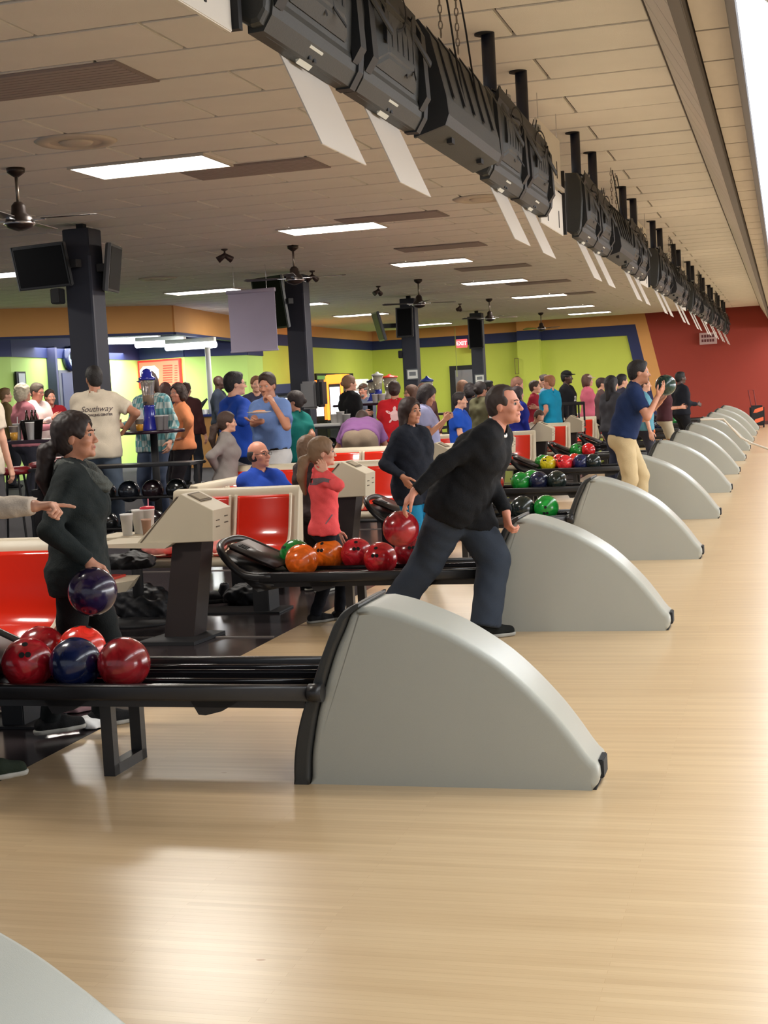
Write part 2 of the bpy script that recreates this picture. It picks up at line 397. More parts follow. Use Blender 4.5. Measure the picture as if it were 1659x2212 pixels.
    g = Field(head-np.array((.2, .26, .42)), head+np.array((.2, .22, .2)), .0065 if Y < 7 else .009 if near else .013 if Y < 22 else .018)
    def ge(c, r, **k): g.ell(HT(c), [q*hk for q in r], Rm=hm, **k)
    def gc(a, b, ra, rb, k=.02): g.cone(HT(a), HT(b), ra*hk, rb*hk, k)
    NP = lambda p, n: g.clip(HT(p), hm@np.array(n, float))
    if hair == 'bald':
        ge((0, -.016, .0), (.082, .100, .085), k=.01); NP((0, 0, .035), (0, 0, 1)); NP((0, .01, 0), (0, 1, .3)); NP((0, 0, -.07), (0, -.2, -1))
        ge((0, .0, .0), (.072, .2, .2), k=.002, op='sub') if False else None
    elif hair != 'none':
        e = .006 if hair in ('short', 'recede', 'crew') else .014
        ge((0, -.016, .034), (.078+e, .101+e, .092+e), k=.01)
        if hair in ('short', 'crew', 'recede'):
            ge((0, -.05, -.02), (.07, .062, .075), k=.02)
            ge((0, .035, .092), (.055, .05, .028), k=.02) if hair == 'short' else None
        if hair in ('bob', 'long', 'curly'): ge((0, -.045, -.03), (.092, .075, .10), k=.03)
        if hair == 'recede':
            ge((0, .118, -.012), (.075, .105, .122), k=.006, op='sub')
            for q in (-1, 1): ge((q*.05, .085, .07), (.035, .06, .05), k=.008, op='sub')
        else: ge((0, .112, -.040), (.080, .086, .116), k=.006, op='sub')
        if hair in ('short', 'crew', 'recede', 'bun', 'ponytail', 'pony'):
            for q in (-1, 1): ge((q*.088, .012, -.058), (.045, .046, .066), k=.006, op='sub')
            NP((0, -.06, -.092), (0, -.3, -1))
        if hair == 'bob':
            for q in (-1, 1): gc((q*.07, -.02, .03), (q*.078, .0, -.09), .03, .028)
            gc((0, -.08, 0), (0, -.075, -.1), .05, .045)
        if hair == 'curly':
            for q in (-1, 1): gc((q*.075, -.01, .05), (q*.08, -.015, -.06), .034, .034)
            ge((0, -.05, -.04), (.1, .08, .09), k=.03); g.noise(.006, 75, 1)
        if hair == 'long':
            for q in (-1, 1): gc((q*.06, -.04, .02), (q*.075, -.04, -.19), .04, .035)
            gc((0, -.08, 0), (0, -.085, -.24), .06, .05)
        if hair in ('pony', 'ponytail'):
            ge((0, -.05, -.03), (.075, .06, .075), k=.03); gc((0, -.10, -.02), (0, -.165, -.07), .026, .042, .02); gc((0, -.165, -.07), (.01, -.19, -.2), .046, .042, .03); gc((.01, -.19, -.2), (.0, -.17, -.34), .042, .016, .02)
        if hair == 'bun': ge((0, -.05, -.02), (.074, .06, .07), k=.03); ge((0, -.125, .0), (.035, .032, .035), k=.01)
        g.noise(.0022 if hair != 'short' else .0026, 120, len(label), (1, 1, .45))
    if beard:
        b = Field(head-.17, head+.17, .006 if near else .012)
        b.ell(HT((0, .042, -.085)), (.05, .05, .042), Rm=hm, k=.01); b.clip(HT((0, .05, -.045)), hm@np.array((0, .3, 1)))
        nets('beard', [b], mat('beard', srgb(*beard), .8, bump=.4, bscale=150), root)
    if hair != 'none' : nets('hair', [g], hm_, root)
    if capcol:
        c = Field(head-.22, head+.22, .007 if near else .014)
        c.ell(HT((0, -.012, .045)), (.089, .11, .092), Rm=hm, k=0); c.clip(HT((0, 0, .05)), hm@np.array((0, -.12, -1)))
        c.ell(HT((0, .115, .052)), (.07, .075, .009), Rm=hm, k=.01); nets('cap', [c], cloth(capcol), root)
    # trousers
    if legs != 'none':
        g = Field(LO, HI, hb); e = .012
        cw = .113 if not fem else .118; cw *= (1+fat)/2
        for q in (-1, 1):
            g.cone(T1((q*.070, 0, -.03)), T1((q*.060, 0, .06)), cw+e-.004, (.098 if not fem else .088)*fat+.004, .05); g.ell(T1((q*.07, -.055, -.06)), (.085+e, .087+e, .095+e), k=.04)
        g.clip(T1((0, 0, min(.09, hem+.08 if hem < .0 else .06) if not belt else .03)), Rt@np.array((0, 0, 1.)))
        if legs == 'short':
            leg(g, .022, hR, knR, aR, 'short'); leg(g, .022, hL, knL, aL, 'short')
        else: ee = .012 if legs == 'tight' else .048 if legs == 'baggy' else .024; leg(g, ee, hR, knR, aR); leg(g, ee, hL, knL, aL)
        g.noise(.0035, 22, 3); tr = nets('trousers' if legs != 'short' else 'shorts', [g], botmat or cloth(bottom), root)
    # shirt
    g = Field(LO, HI, hb); torso(g, .026)
    for q, h_, k_ in ((1, hR, knR), (-1, hL, knL)):
        if hem < -.03: g.cone(h_, h_+(k_-h_)*.45, .088*(1+fat)/2+(.03 if legs == 'tight' else .068 if legs == 'baggy' else .042), .072+(.045 if legs != 'baggy' else .07), .04)
    g.clip(T1((0, 0, hem)), Rt@np.array((0, 0, -1.)))
    if sleeve == 'long': arm(g, .017, shR, elR, wR); arm(g, .017, shL, elL, wL)
    elif sleeve == 'short': arm(g, .022, shR, elR, wR, 'short'); arm(g, .022, shL, elL, wL, 'short')
    if collar: g.cone(neck+Rc@np.array((0, -.012, -.02)), neck+Rc@np.array((0, -.006, .02)), .074, .066, .008)
    g.noise(.0042, 26, 5, (1, 1, .8)); 
    if near: g.noise(.0022, 60, 2)
    nc = neck+Rc@np.array((0, .03, .045)); g.cone(neck-(Rc@np.array((0, .0, .0))), neck+Rc@np.array((0, .03, .12)), .063 if not fem else .056, .075, .006, op='sub')
    shirt = nets('shirt', [g], topmat or cloth(top), root)
    if belt:
        g = Field(T1((0, 0, .02))-.24, T1((0, 0, .02))+.24, hb*.7)
        for q in (-1, 1): g.cone(T1((q*.068, 0, -.02)), T1((q*.066, 0, .1)), (cw+.10*fat)/2+.022, (cw+.10*fat)/2+.020, .05)
        g.clip(T1((0, 0, .055)), Rt@np.array((0, 0, 1.))); g.clip(T1((0, 0, .02)), Rt@np.array((0, 0, -1.))); nets('belt', [g], cloth(belt), root)
    # shoes
    for an, ft, yw, kn in ((aR, rf, ryaw, knR), (aL, lf, lyaw, knL)):
        fd = np.array((math.sin(R(yw)), math.cos(R(yw)), 0)); b0 = an.copy(); z0 = an[2]-.08
        g = Field(np.array((b0[0]-.22, b0[1]-.26, z0-.02)), np.array((b0[0]+.22, b0[1]+.26, z0+.2)), .008 if near else .018)
        bz = lambda a, z: np.array((b0[0]+fd[0]*a, b0[1]+fd[1]*a, z0+z))
        g.cone(bz(-.045, .045), bz(.07, .045), .040, .044, .02); g.cone(bz(.07, .038), bz(.155, .034), .044, .034, .02); g.cone(bz(0, .06), bz(0, .105), .044, .046, .02)
        g.clip(bz(0, .018), (0, 0, -1.)); sh = nets('shoe', [g], cloth(shoe), root)
        if near:
            g = Field(np.array((b0[0]-.22, b0[1]-.26, z0-.02)), np.array((b0[0]+.22, b0[1]+.26, z0+.06)), .007)
            g.cone(bz(-.05, .02), bz(.08, .02), .042, .047, .02); g.cone(bz(.08, .02), bz(.16, .02), .047, .036, .02); g.clip(bz(0, .026), (0, 0, 1.)); g.clip(bz(0, .001), (0, 0, -1.))
            nets('sole', [g], mat('sole', srgb(158, 156, 148), .7), sh)
    W = lambda p: Vector(org+B@(np.array(p)*s))
    info = dict(root=root, shirt=shirt, W=W, T1=T1, T2=T2, HT=HT, s=s, B=B, org=org, hands={k: (W(a), Vector(B@b), Vector(B@unit(c))) for k, (a, b, c) in hands.items()}, pts=dict(shR=shR, elR=elR, wR=wR, neck=neck))
    PEOPLE.append(info); return info
# ------------------------------------------------------------ room shell
def nodes(name):
    m = bpy.data.materials.new(name); m.use_nodes = True; MATS[name] = m
    return m, m.node_tree, m.node_tree.nodes['Principled BSDF'], m.node_tree.nodes.new, m.node_tree.links.new
# maple approach: thin boards running along X
m, nt, b, N, Lk = nodes('maple_boards')
tc = N('ShaderNodeTexCoord'); br = N('ShaderNodeTexBrick'); Lk(tc.outputs['Object'], br.inputs['Vector'])
br.inputs['Scale'].default_value = 1; br.inputs['Brick Width'].default_value = 1.3; br.inputs['Row Height'].default_value = .027
br.inputs['Mortar Size'].default_value = .0006; br.inputs['Mortar Smooth'].default_value = .6; br.inputs['Bias'].default_value = 0; br.offset = .37
br.inputs['Color1'].default_value = (*srgb(216, 189, 148), 1); br.inputs['Color2'].default_value = (*srgb(206, 178, 137), 1); br.inputs['Mortar'].default_value = (*srgb(190, 155, 112), 1)
mp = N('ShaderNodeMapping'); Lk(tc.outputs['Object'], mp.inputs['Vector']); mp.inputs['Scale'].default_value = (.8, 14, 1)
n1 = N('ShaderNodeTexNoise'); Lk(mp.outputs[0], n1.inputs['Vector']); n1.inputs['Scale'].default_value = 1.6; n1.inputs['Detail'].default_value = 6
mx = N('ShaderNodeMix'); mx.data_type = 'RGBA'; mx.blend_type = 'MULTIPLY'; mx.inputs[0].default_value = .5; Lk(br.outputs['Color'], mx.inputs[6])
cr = N('ShaderNodeValToRGB'); Lk(n1.outputs[0], cr.inputs[0]); cr.color_ramp.elements[0].position = .3; cr.color_ramp.elements[0].color = (.78, .72, .66, 1); cr.color_ramp.elements[1].position = .7; cr.color_ramp.elements[1].color = (1, 1, 1, 1)
Lk(cr.outputs[0], mx.inputs[7])
n2 = N('ShaderNodeTexNoise'); mp2 = N('ShaderNodeMapping'); Lk(tc.outputs['Object'], mp2.inputs['Vector']); mp2.inputs['Scale'].default_value = (6, 12, 1); Lk(mp2.outputs[0], n2.inputs['Vector']); n2.inputs['Scale'].default_value = 1; n2.inputs['Detail'].default_value = 2
cr2 = N('ShaderNodeValToRGB'); Lk(n2.outputs[0], cr2.inputs[0]); cr2.color_ramp.elements[0].position = .765; cr2.color_ramp.elements[1].position = .78; cr2.color_ramp.elements[0].color = (0, 0, 0, 1)
mx2 = N('ShaderNodeMix'); mx2.data_type = 'RGBA'; Lk(cr2.outputs[0], mx2.inputs[0]); Lk(mx.outputs[2], mx2.inputs[6]); mx2.inputs[7].default_value = (*srgb(176, 135, 92), 1)
Lk(mx2.outputs[2], b.inputs['Base Color']); b.inputs['Roughness'].default_value = .30; b.inputs['Coat Weight'].default_value = .3; b.inputs['Coat Roughness'].default_value = .24
bp = N('ShaderNodeBump'); bp.inputs['Strength'].default_value = .06; bp.inputs['Distance'].default_value = .004; Lk(n1.outputs[0], bp.inputs['Height']); Lk(bp.outputs[0], b.inputs['Normal'])
M_maple = m
# dark speckled tile of the seating area
m, nt, b, N, Lk = nodes('dark_terrazzo')
tc = N('ShaderNodeTexCoord'); v = N('ShaderNodeTexVoronoi'); v.inputs['Scale'].default_value = 60; Lk(tc.outputs['Object'], v.inputs['Vector'])
cr = N('ShaderNodeValToRGB'); Lk(v.outputs['Distance'], cr.inputs[0]); cr.color_ramp.elements[0].position = .06; cr.color_ramp.elements[0].color = (*srgb(150, 138, 135), 1); cr.color_ramp.elements[1].position = .16; cr.color_ramp.elements[1].color = (*srgb(46, 40, 42), 1)
n1 = N('ShaderNodeTexNoise'); n1.inputs['Scale'].default_value = 2; Lk(tc.outputs['Object'], n1.inputs['Vector'])
mx = N('ShaderNodeMix'); mx.data_type = 'RGBA'; Lk(n1.outputs[0], mx.inputs[0]); Lk(cr.outputs[0], mx.inputs[6]); mx.inputs[7].default_value = (*srgb(62, 54, 55), 1)
Lk(mx.outputs[2], b.inputs['Base Color']); b.inputs['Roughness'].default_value = .16
M_terr = m
M_tile = mat('ceiling_board', srgb(240, 236, 230), .9, bump=.3, bscale=220, var=.05, vscale=3)
M_gap = mat('ceiling_gap', srgb(40, 28, 24), .9)
FAR = 43.3; EX = -3.152
fl = tag(obj('floor', bx(EX, 22, -3, FAR, -.1, 0), M_maple), kind='structure')
f2 = tag(obj('floor', bx(-5.75, EX-.004, -3, FAR, -.1, -.001), M_terr), kind='structure')
f3 = tag(obj('floor', bx(-24, -5.75, -3, 46, -.1, .2, r=.012), mat('carpet', srgb(42, 38, 44), .95, bump=.5, bscale=200, var=.3, vscale=30)), kind='structure')
for k in range(0, 11):
    tag(obj('trim_%d' % (k+1), bx(-5.7, EX-.02, 5.0+3.39*k, 5.018+3.39*k, -.002, .006), mat('floor_strip', srgb(120, 112, 108), .35)), kind='structure')
# ceiling with separate boards
ce = tag(obj('ceiling', bx(-24, -.635, -2, FAR, CEIL+.03, CEIL+.12), M_gap), kind='structure')
TL, TW = 1.145, .612
skip = []
LROW1 = [5.75+5.03*i for i in range(8)]          # lit troffers
vents = [(-4.15, 7.78), (-4.25, 11.46), (-4.15, 15.5), (-4.45, 19.1), (-4.5, 22.98), (-4.45, 27.1), (-4.5, 31.2)]
protos = {}; cnt = 0; rest = bmesh.new()
for n in range(-6, 58):
    y0 = 8.06+TW*n; y1 = y0+TW
    if y0 < 3.6 or y1 > FAR: continue
    xs = -1.395 if n % 2 else -1.395-TL/2
    x1 = -.645; x0 = xs
    while x1 > -23:
        a, c = max(x0, -23.5)+.010, x1-.010
        if x0 < x1-.05:
            vis = a > -3.2-(y0+y1)*.6
            if vis:
                if cnt < 300 and y0 < 21:
                    key = round(c-a, 3)
                    if key not in protos:
                        bm = bx(-(c-a)/2, (c-a)/2, -TW/2+.016, TW/2-.016, 0, .03, r=.004); me = bpy.data.meshes.new('tile'); bm.to_mesh(me); bm.free(); me.materials.append(M_tile); protos[key] = me
                    o = bpy.data.objects.new('tile', protos[key]); COL.objects.link(o); o.parent = ce; o.location = ((a+c)/2, (y0+y1)/2, CEIL-.006+.004*random.random()); cnt += 1
                else: box(rest, a, c, y0+.016, y1-.016, CEIL, CEIL+.03)
        x1 = x0; x0 -= TL
o = obj('tile', rest, M_tile, ce); o['kind'] = 'stuff'
# sloping soffit towards the lanes, and the lower ceiling beyond it
so = tag(obj('trim_20', hull(bmesh.new(), [(x, y, z) for y in (-2, FAR) for x, z in ((-.635, 3.44), (-.635, 3.54), (-.34, 2.93), (-.30, 3.03))]), M_gap), kind='structure')
dx, dz = .295, -.51; ln = math.hypot(dx, dz)
pm = bmesh.new(); box(pm, -ln/2+.02, ln/2-.02, -TW/2+.012, TW/2-.012, -.012, .010); pme = bpy.data.meshes.new('panel'); pm.to_mesh(pme); pm.free(); pme.materials.append(mat('soffit_board', srgb(226, 218, 210), .85, var=.05))
for n in range(-8, 58):
    o = bpy.data.objects.new('panel', pme); COL.objects.link(o); o.parent = so; o.location = (-.4875, 8.06+TW*(n+.5), 3.185); o.rotation_euler = (0, math.atan2(-dz, dx), 0)
tag(obj('trim_21', bx(-.652, -.62, -2, FAR, 3.432, 3.47, r=.004), mat('dark_trim', srgb(58, 46, 42), .7)), kind='structure')
tag(obj('trim_22', bx(-.375, -.325, -2, FAR, 2.87, 2.95, r=.004), mat('grey_trim', srgb(98, 94, 96), .6)), kind='structure')
lc = tag(obj('ceiling', bx(-.33, -.16, -2, FAR, 2.95, 3.05), M_gap), kind='structure')
for n in range(-8, 58): 
    o = bpy.data.objects.new('tile', protos.setdefault('low', None) or pme); COL.objects.link(o); o.parent = lc; o.location = (-.245, 8.06+TW*(n+.5), 2.945); o.scale = (.155/ln/1.0, 1, 1)
tag(obj('trim_23', bx(-.165, -.132, -2, FAR, 2.80, 2.97, r=.004), mat('grey_trim', srgb(98, 94, 96), .6)), kind='structure')
# lane light trough: reflector, tubes and ballast boxes
M_tubes = mat('fluorescent_tube', (1, 1, 1), .4, emit=(.95, .98, 1), es=9)
M_refl = mat('reflector', srgb(240, 242, 244), .5, emit=(.93, .97, 1), es=1.6)
tag(obj('ceiling', bx(-.13, 22, -2, FAR, 3.02, 3.06), mat('white_ceiling', srgb(228, 230, 230), .8)), kind='structure')
for i in range(14):
    t = thing('strip_light', 'white fluorescent strip light over the lanes at the right edge, %s from the camera' % (ordn+['fourteenth'])[i], 'light', (0, 0, 0), 0, 'strip lights over the lanes')
    y0 = 2.6+2.9*i
    obj('reflector', hull(bmesh.new(), [(x, y, z) for y in (y0, y0+2.88) for x, z in ((-.125, 2.80), (-.125, 3.0), (.34, 3.0), (.34, 2.96), (-.09, 2.80))]), M_refl, t)
    for q in (0, .08): obj('tube', tube(bmesh.new(), [(-.06+q, y0+.2, 2.80+q*.3), (-.06+q, y0+2.7, 2.80+q*.3)], .016, 8), M_tubes, t, True)
    obj('ballast', bx(-.03, .03, y0+2.2, y0+2.75, 2.80, 2.90, r=.006), mat('ballast', srgb(170, 172, 176), .5), t)
# walls
M_lime = mat('lime_wall', srgb(196, 208, 84), .75, var=.05, vscale=1.5, bump=.15, bscale=12)
M_lime2 = mat('lime_wall_bright', srgb(190, 226, 122), .75, var=.04, vscale=1.5)
M_blue = mat('navy_band', srgb(36, 46, 92), .7); M_orange = mat('orange_wall', srgb(216, 158, 92), .75, var=.05, vscale=2)
M_rust = mat('rust_wall', srgb(152, 56, 42), .75, var=.05, vscale=2, bump=.15, bscale=12)
def quadwall(name, pts, m, th=.05, par=None, Y=FAR):
    bm = bmesh.new(); a = [bm.verts.new((x, Y, z)) for x, z in pts]; c = [bm.verts.new((x, Y+th, z)) for x, z in pts]; n = len(a)
    bm.faces.new(a); bm.faces.new(c[::-1])
    for i in range(n): bm.faces.new((a[i], c[i], c[(i+1) % n], a[(i+1) % n]))
    return obj(name, bm, m, par)
wf = tag(obj('wall_far', bx(-12.6, 22, FAR+.05, FAR+.3, 0, 3.6), M_lime), kind='structure')
quadwall('red_paint', [(-3.98, 3.5), (22, 3.5), (22, 0), (-3.22, 0)], M_rust, .05, wf)
quadwall('orange_band', [(-12.5, 3.5), (-3.98, 3.5), (-3.22, 0), (-3.62, 0), (-4.26, 3.16), (-12.5, 3.16)], M_orange, .05, wf)
quadwall('blue_band', [(-12.5, 3.16), (-4.26, 3.16), (-3.62, 0), (-3.98, 0), (-4.52, 2.84), (-12.5, 2.88)], M_blue, .05, wf)
tag(obj('wall_pier', bx(-7.8, -7.12, FAR-.3, FAR+.04, 0, 2.88), M_lime), kind='structure')
tag(obj('wall_pier', bx(-7.8, -7.12, FAR-.3, FAR+.04, 2.885, 3.17), M_blue), kind='structure'); tag(obj('wall_pier', bx(-7.8, -7.12, FAR-.3, FAR+.04, 3.175, 3.5), M_orange), kind='structure')
wl = tag(obj('wall_left', bx(-12.75, -12.5, 33.4, FAR+.2, 0, 3.6), M_lime), kind='structure')
obj('blue_band', bx(-12.5, -12.47, 33.4, FAR, 2.88, 3.16), M_blue, wl); obj('orange_band', bx(-12.5, -12.46, 33.4, FAR, 3.165, 3.5), M_orange, wl)
# snack bar: inner walls, measured corners, and the orange soffit in front
W = [P(u, v, z=2.6) for u, v in ((22, 771), (165, 775), (300, 778), (398, 771), (533, 767))]
W = [Vector((W[0].x-1.5, W[0].y-9, 0))]+W+[Vector((-12.5, 33.5, 0))]
for i, (a, c) in enumerate(zip(W, W[1:])):
    d = Vector((c.x-a.x, c.y-a.y, 0)); L_ = d.length; n = Vector((-d.y, d.x, 0)).normalized()
    for nm, z0, z1, m_, th in (('wall_back', 0, 3.5, M_lime2, .0), ('wall_back_band', 2.6, 3.45, M_blue, .03)):
        bm = bmesh.new(); box(bm, 0, L_, -.2 if th else -.15, th if th else 0, z0, z1)
        o = tag(obj('wall_back' if not th else 'trim_%d' % (30+i), bm, m_), kind='structure'); o.location = (a.x, a.y, 0); o.rotation_euler = (0, 0, math.atan2(d.y, d.x))
        if (Vector((0, 0, 0))-Vector((a.x, a.y, 0))).dot(n) < 0: o.scale = (1, -1, 1)
C0, C1, C2 = P(-60, 669, z=3.45), P(368, 660, z=3.45), Vector((-12.45, 33.5, 3.45))
def slab(name, a, c, z0, z1, th, m_, kind='structure', par=None):
    d = Vector((c.x-a.x, c.y-a.y, 0)); bm = bmesh.new(); box(bm, 0, d.length, -th/2, th/2, z0, z1)
    o = obj(name, bm, m_, par); o.location = (a.x, a.y, 0); o.rotation_euler = (0, 0, math.atan2(d.y, d.x))
    if kind: o['kind'] = kind
    return o
slab('wall_soffit', C0, C1, 2.93, 3.5, .12, M_orange); slab('wall_soffit', C1, C2, 2.93, 3.5, .12, M_orange)
slab('trim_40', C0, C1, 2.88, 2.93, .16, M_blue); slab('trim_41', C1, C2, 2.88, 2.93, .16, M_blue)
bm = bmesh.new(); pts = [C0, C1, C2, W[5], W[4], W[3], W[2], W[1], W[0]]
lo = [bm.verts.new((p.x, p.y, 3.12)) for p in pts]; bm.faces.new(lo); tag(obj('ceiling', bm, mat('dark_ceiling', srgb(70, 74, 92), .8)), kind='structure')
# floor line / base of the far wall
tag(obj('baseboard_far', bx(-3.3, 10, FAR-.02, FAR, 0, .1), mat('base', srgb(90, 44, 36), .7)), kind='structure')
# door on the far wall
d = tag(obj('door_1', bx(-10.0, -8.95, FAR-.06, FAR+.03, .2, 2.24), M_blackmatte), kind='structure')
obj('door_glass', bx(-9.82, -9.1, FAR-.075, FAR-.06, .35, 2.1), mat('door_glass', srgb(120, 124, 130), .12), d)
obj('push_bar', bx(-9.8, -9.12, FAR-.12, FAR-.08, 1.1, 1.16), M_steel, d)
# service window on left wall with pale green pane
w_ = tag(obj('window_1', bx(-12.5, -12.44, 37.5, 41, 2.1, 2.16), M_blackmatte), kind='structure')
obj('jamb', bx(-12.5, -12.44, 37.5, 37.56, 1.2, 2.1), M_blackmatte, w_); obj('jamb', bx(-12.5, -12.44, 40.94, 41, 1.2, 2.1), M_blackmatte, w_)
obj('pane', bx(-12.49, -12.46, 37.56, 40.94, 1.2, 2.1), mat('green_glass', srgb(140, 206, 120), .3), w_)
# door and post beside the snack bar (left)
def on_wall(u0, v0, u1, v1, i, off=.03, z=None):
    """rectangle on snack-bar wall segment i from measured corners"""
    a, c = W[i], W[i+1]; d = Vector((c.x-a.x, c.y-a.y, 0)).normalized(); n = Vector((d.y, -d.x, 0))
    if n.dot(Vector((-a.x, -a.y, 0))) < 0: n = -n
    out = []
    for u, v in ((u0, v0), (u1, v1)):
        r = P(u, v, Y=10)-Vector((0, 0, CAMZ)); t = n.dot(Vector((a.x, a.y, 0)))/n.dot(r); q = r*t; out.append((d.dot(q-Vector((a.x, a.y, 0))), q.z+CAMZ))
    return a, d, n, out
def wall_box(name, u0, v0, u1, v1, i, m_, th=.04, off=.0, parent=None, r=0):
    a, d, n, ((s0, z0), (s1, z1)) = on_wall(u0, v0, u1, v1, i)
    M = Matrix(((d.x, n.x, 0, a.x), (d.y, n.y, 0, a.y), (0, 0, 1, 0), (0, 0, 0, 1)))
    bm = bx(min(s0, s1), max(s0, s1), off, off+th, min(z0, z1), max(z0, z1), r=r); bm.transform(M)
    return obj(name, bm, m_, parent)
M_dblue = mat('dark_blue_door', srgb(58, 62, 92), .6)
d2 = tag(wall_box('door_2', 121, 800, 232, 1010, 2, mat('door_frame_grey', srgb(84, 86, 96), .6), .06), kind='structure')
wall_box('door_panel', 127, 806, 205, 1010, 2, M_dblue, .08, .0, d2)
# ------------------------------------------------------------ ceiling lights, fans, vents, columns
M_lit = mat('troffer_diffuser', (1, 1, 1), .5, emit=(1, .95, .88), es=9)
def troffer(x, y, label, w_=1.14, d_=.6, power=75):
    t = thing('ceiling_light', label, 'light', (x, y, CEIL), 0, 'lit ceiling panels over the seating')
    obj('diffuser', bx(-w_/2, w_/2, -d_/2, d_/2, -.02, .0, r=.008), M_lit, t)
    fr = bmesh.new()
    for a in ((-w_/2-.02, -w_/2, -d_/2-.02, d_/2+.02), (w_/2, w_/2+.02, -d_/2-.02, d_/2+.02), (-w_/2, w_/2, -d_/2-.02, -d_/2), (-w_/2, w_/2, d_/2, d_/2+.02)): box(fr, *a, -.024, 0)
    obj('frame', fr, mat('white_frame', srgb(205, 198, 188), .6), t)
    area('panel_light', (x, y, CEIL-.05), w_, d_, power, (1, .94, .85))
for i, (x, y) in enumerate([(-4.9, 5.75), (-4.9, 10.83), (-4.98, 15.93), (-5.08, 21.15), (-5.08, 26.0), (-5.1, 31.1), (-5.18, 36.4), (-5.2, 40.2)]):
    troffer(x, y, 'lit rectangular ceiling panel, %s of the row nearest the lanes' % ordn[i])
for i, (x, y) in enumerate([(-9.7, 13.0), (-10.1, 17.9), (-9.65, 23.2), (-9.75, 28.3), (-9.85, 33.4), (-9.9, 40.5)]):
    troffer(x, y, 'lit rectangular ceiling panel, %s of the row beyond the columns' % ordn[i], 1.25)
for i, (x, y) in enumerate(vents):
    t = thing('air_vent', 'brown louvred air return set flush in the ceiling, %s from the camera' % ordn[i], 'vent', (x, y, CEIL), 0, 'flush ceiling vents')
    obj('frame', bx(-.59, .59, -.3, .3, -.012, -.002, r=.003), mat('vent_frame', srgb(150, 138, 134), .6), t)
    for k in range(9): obj('slat', bx(-.56, .56, -.272+.06*k, -.222+.06*k, -.017, -.012), mat('vent_brown', srgb(164, 152, 148), .7), t)
def diffuser(x, y, label):
    t = thing('air_diffuser', label, 'vent', (x, y, CEIL), 0, 'round ceiling diffusers')
    obj('outer_ring', lathe(bmesh.new(), [(.3, -.004), (.27, -.02), (.2, -.026), (.19, -.012)], n=32), mat('diff', srgb(214, 202, 186), .6), t, True)
    obj('inner_cone', lathe(bmesh.new(), [(.13, -.008), (.11, -.028), (.02, -.034)], n=28), mat('diff', srgb(214, 202, 186), .6), t, True)
diffuser(-4.9, 9.55, 'round beige ceiling diffuser above the nearest lit panel'); diffuser(-2.95, 14.6, 'round brownish ceiling diffuser behind the hanging monitors'); diffuser(-9.2, 20.3, 'small round ceiling diffuser before the hanging screen')
# fans
def make_fan():
    t = thing('ceiling_fan', 'fan', 'fan', (0, 0, CEIL), 0, 'ceiling fans over the seating'); mb = mat('fan_bronze', srgb(52, 42, 38), .35, .4)
    obj('canopy', lathe(bmesh.new(), [(.075, 0), (.07, -.04), (.02, -.075)]), mb, t, True)
    obj('downrod', tube(bmesh.new(), [(0, 0, -.06), (0, 0, -.3)], .014), mat('fan_rod', srgb(120, 110, 100), .3, .7), t, True)
    obj('motor', lathe(bmesh.new(), [(.03, -.27), (.055, -.3), (.06, -.36), (.10, -.385), (.115, -.43), (.10, -.47), (.05, -.49), (.02, -.5)], n=20), mb, t, True)
    obj('light_ring', lathe(bmesh.new(), [(.12, -.432), (.125, -.442), (.12, -.452)], n=20), M_steel, t, True)
    for k in range(4):
        a = k*math.pi/2+.1; M = Matrix.Rotation(a, 4, 'Z')
        o = obj('blade_arm', bx(.10, .22, -.015, .015, -.425, -.415, M=M), M_steel, t)
        bm = bmesh.new(); hull(bm, [(.2, -.05, -.42), (.2, .05, -.41), (.62, -.065, -.425), (.66, 0, -.415), (.62, .065, -.405), (.2, -.05, -.414), (.2, .05, -.404), (.62, -.065, -.419), (.66, 0, -.409), (.62, .065, -.399)]); bm.transform(M)
        obj('blade', bm, mb, t)
    return t
f0 = None
for i, (x, y, lab) in enumerate([(-5.84, 10.32, 'bronze ceiling fan at the left edge, above the nearest column'), (-6.0, 17.43, 'bronze ceiling fan above the second column'), (-6.1, 24.3, 'bronze ceiling fan above the third column'), (-6.2, 31.0, 'bronze ceiling fan above the fourth column'), (-6.3, 38.5, 'farthest small ceiling fan near the far wall')]):
    if f0 is None: f0 = make_fan(); o = f0; o.location = (x, y, CEIL); o['label'] = lab
    else: o = dup(f0, (x, y, CEIL), [0, .1, .35, .5, .9][i], lab)
# spot cameras on the ceiling
sc0 = None
for i, (x, y) in enumerate([(-6.82, 17.14), (-6.97, 21.1), (-7.05, 25.1), (-7.08, 32.0)]):
    lab = 'small dark spotlight clamped to the ceiling, %s from the camera' % ordn[i]
    if sc0 is None:
        sc0 = thing('spotlight', lab, 'spotlight', (x, y, CEIL), .5, 'small ceiling spotlights'); mb = mat('spot_brown', srgb(56, 36, 32), .5)
        obj('mount', lathe(bmesh.new(), [(.045, 0), (.04, -.02), (.012, -.03), (.012, -.07)], n=12), mb, sc0)
        for q in (-1, 1): obj('lamp_head', tube(bmesh.new(), [(q*.03-.05*q, 0, -.07), (q*.09, .03, -.14)], .035, 10, rs=[.025, .045]), mb, sc0, True)
    else: dup(sc0, (x, y, CEIL), .5+i*.3, lab)
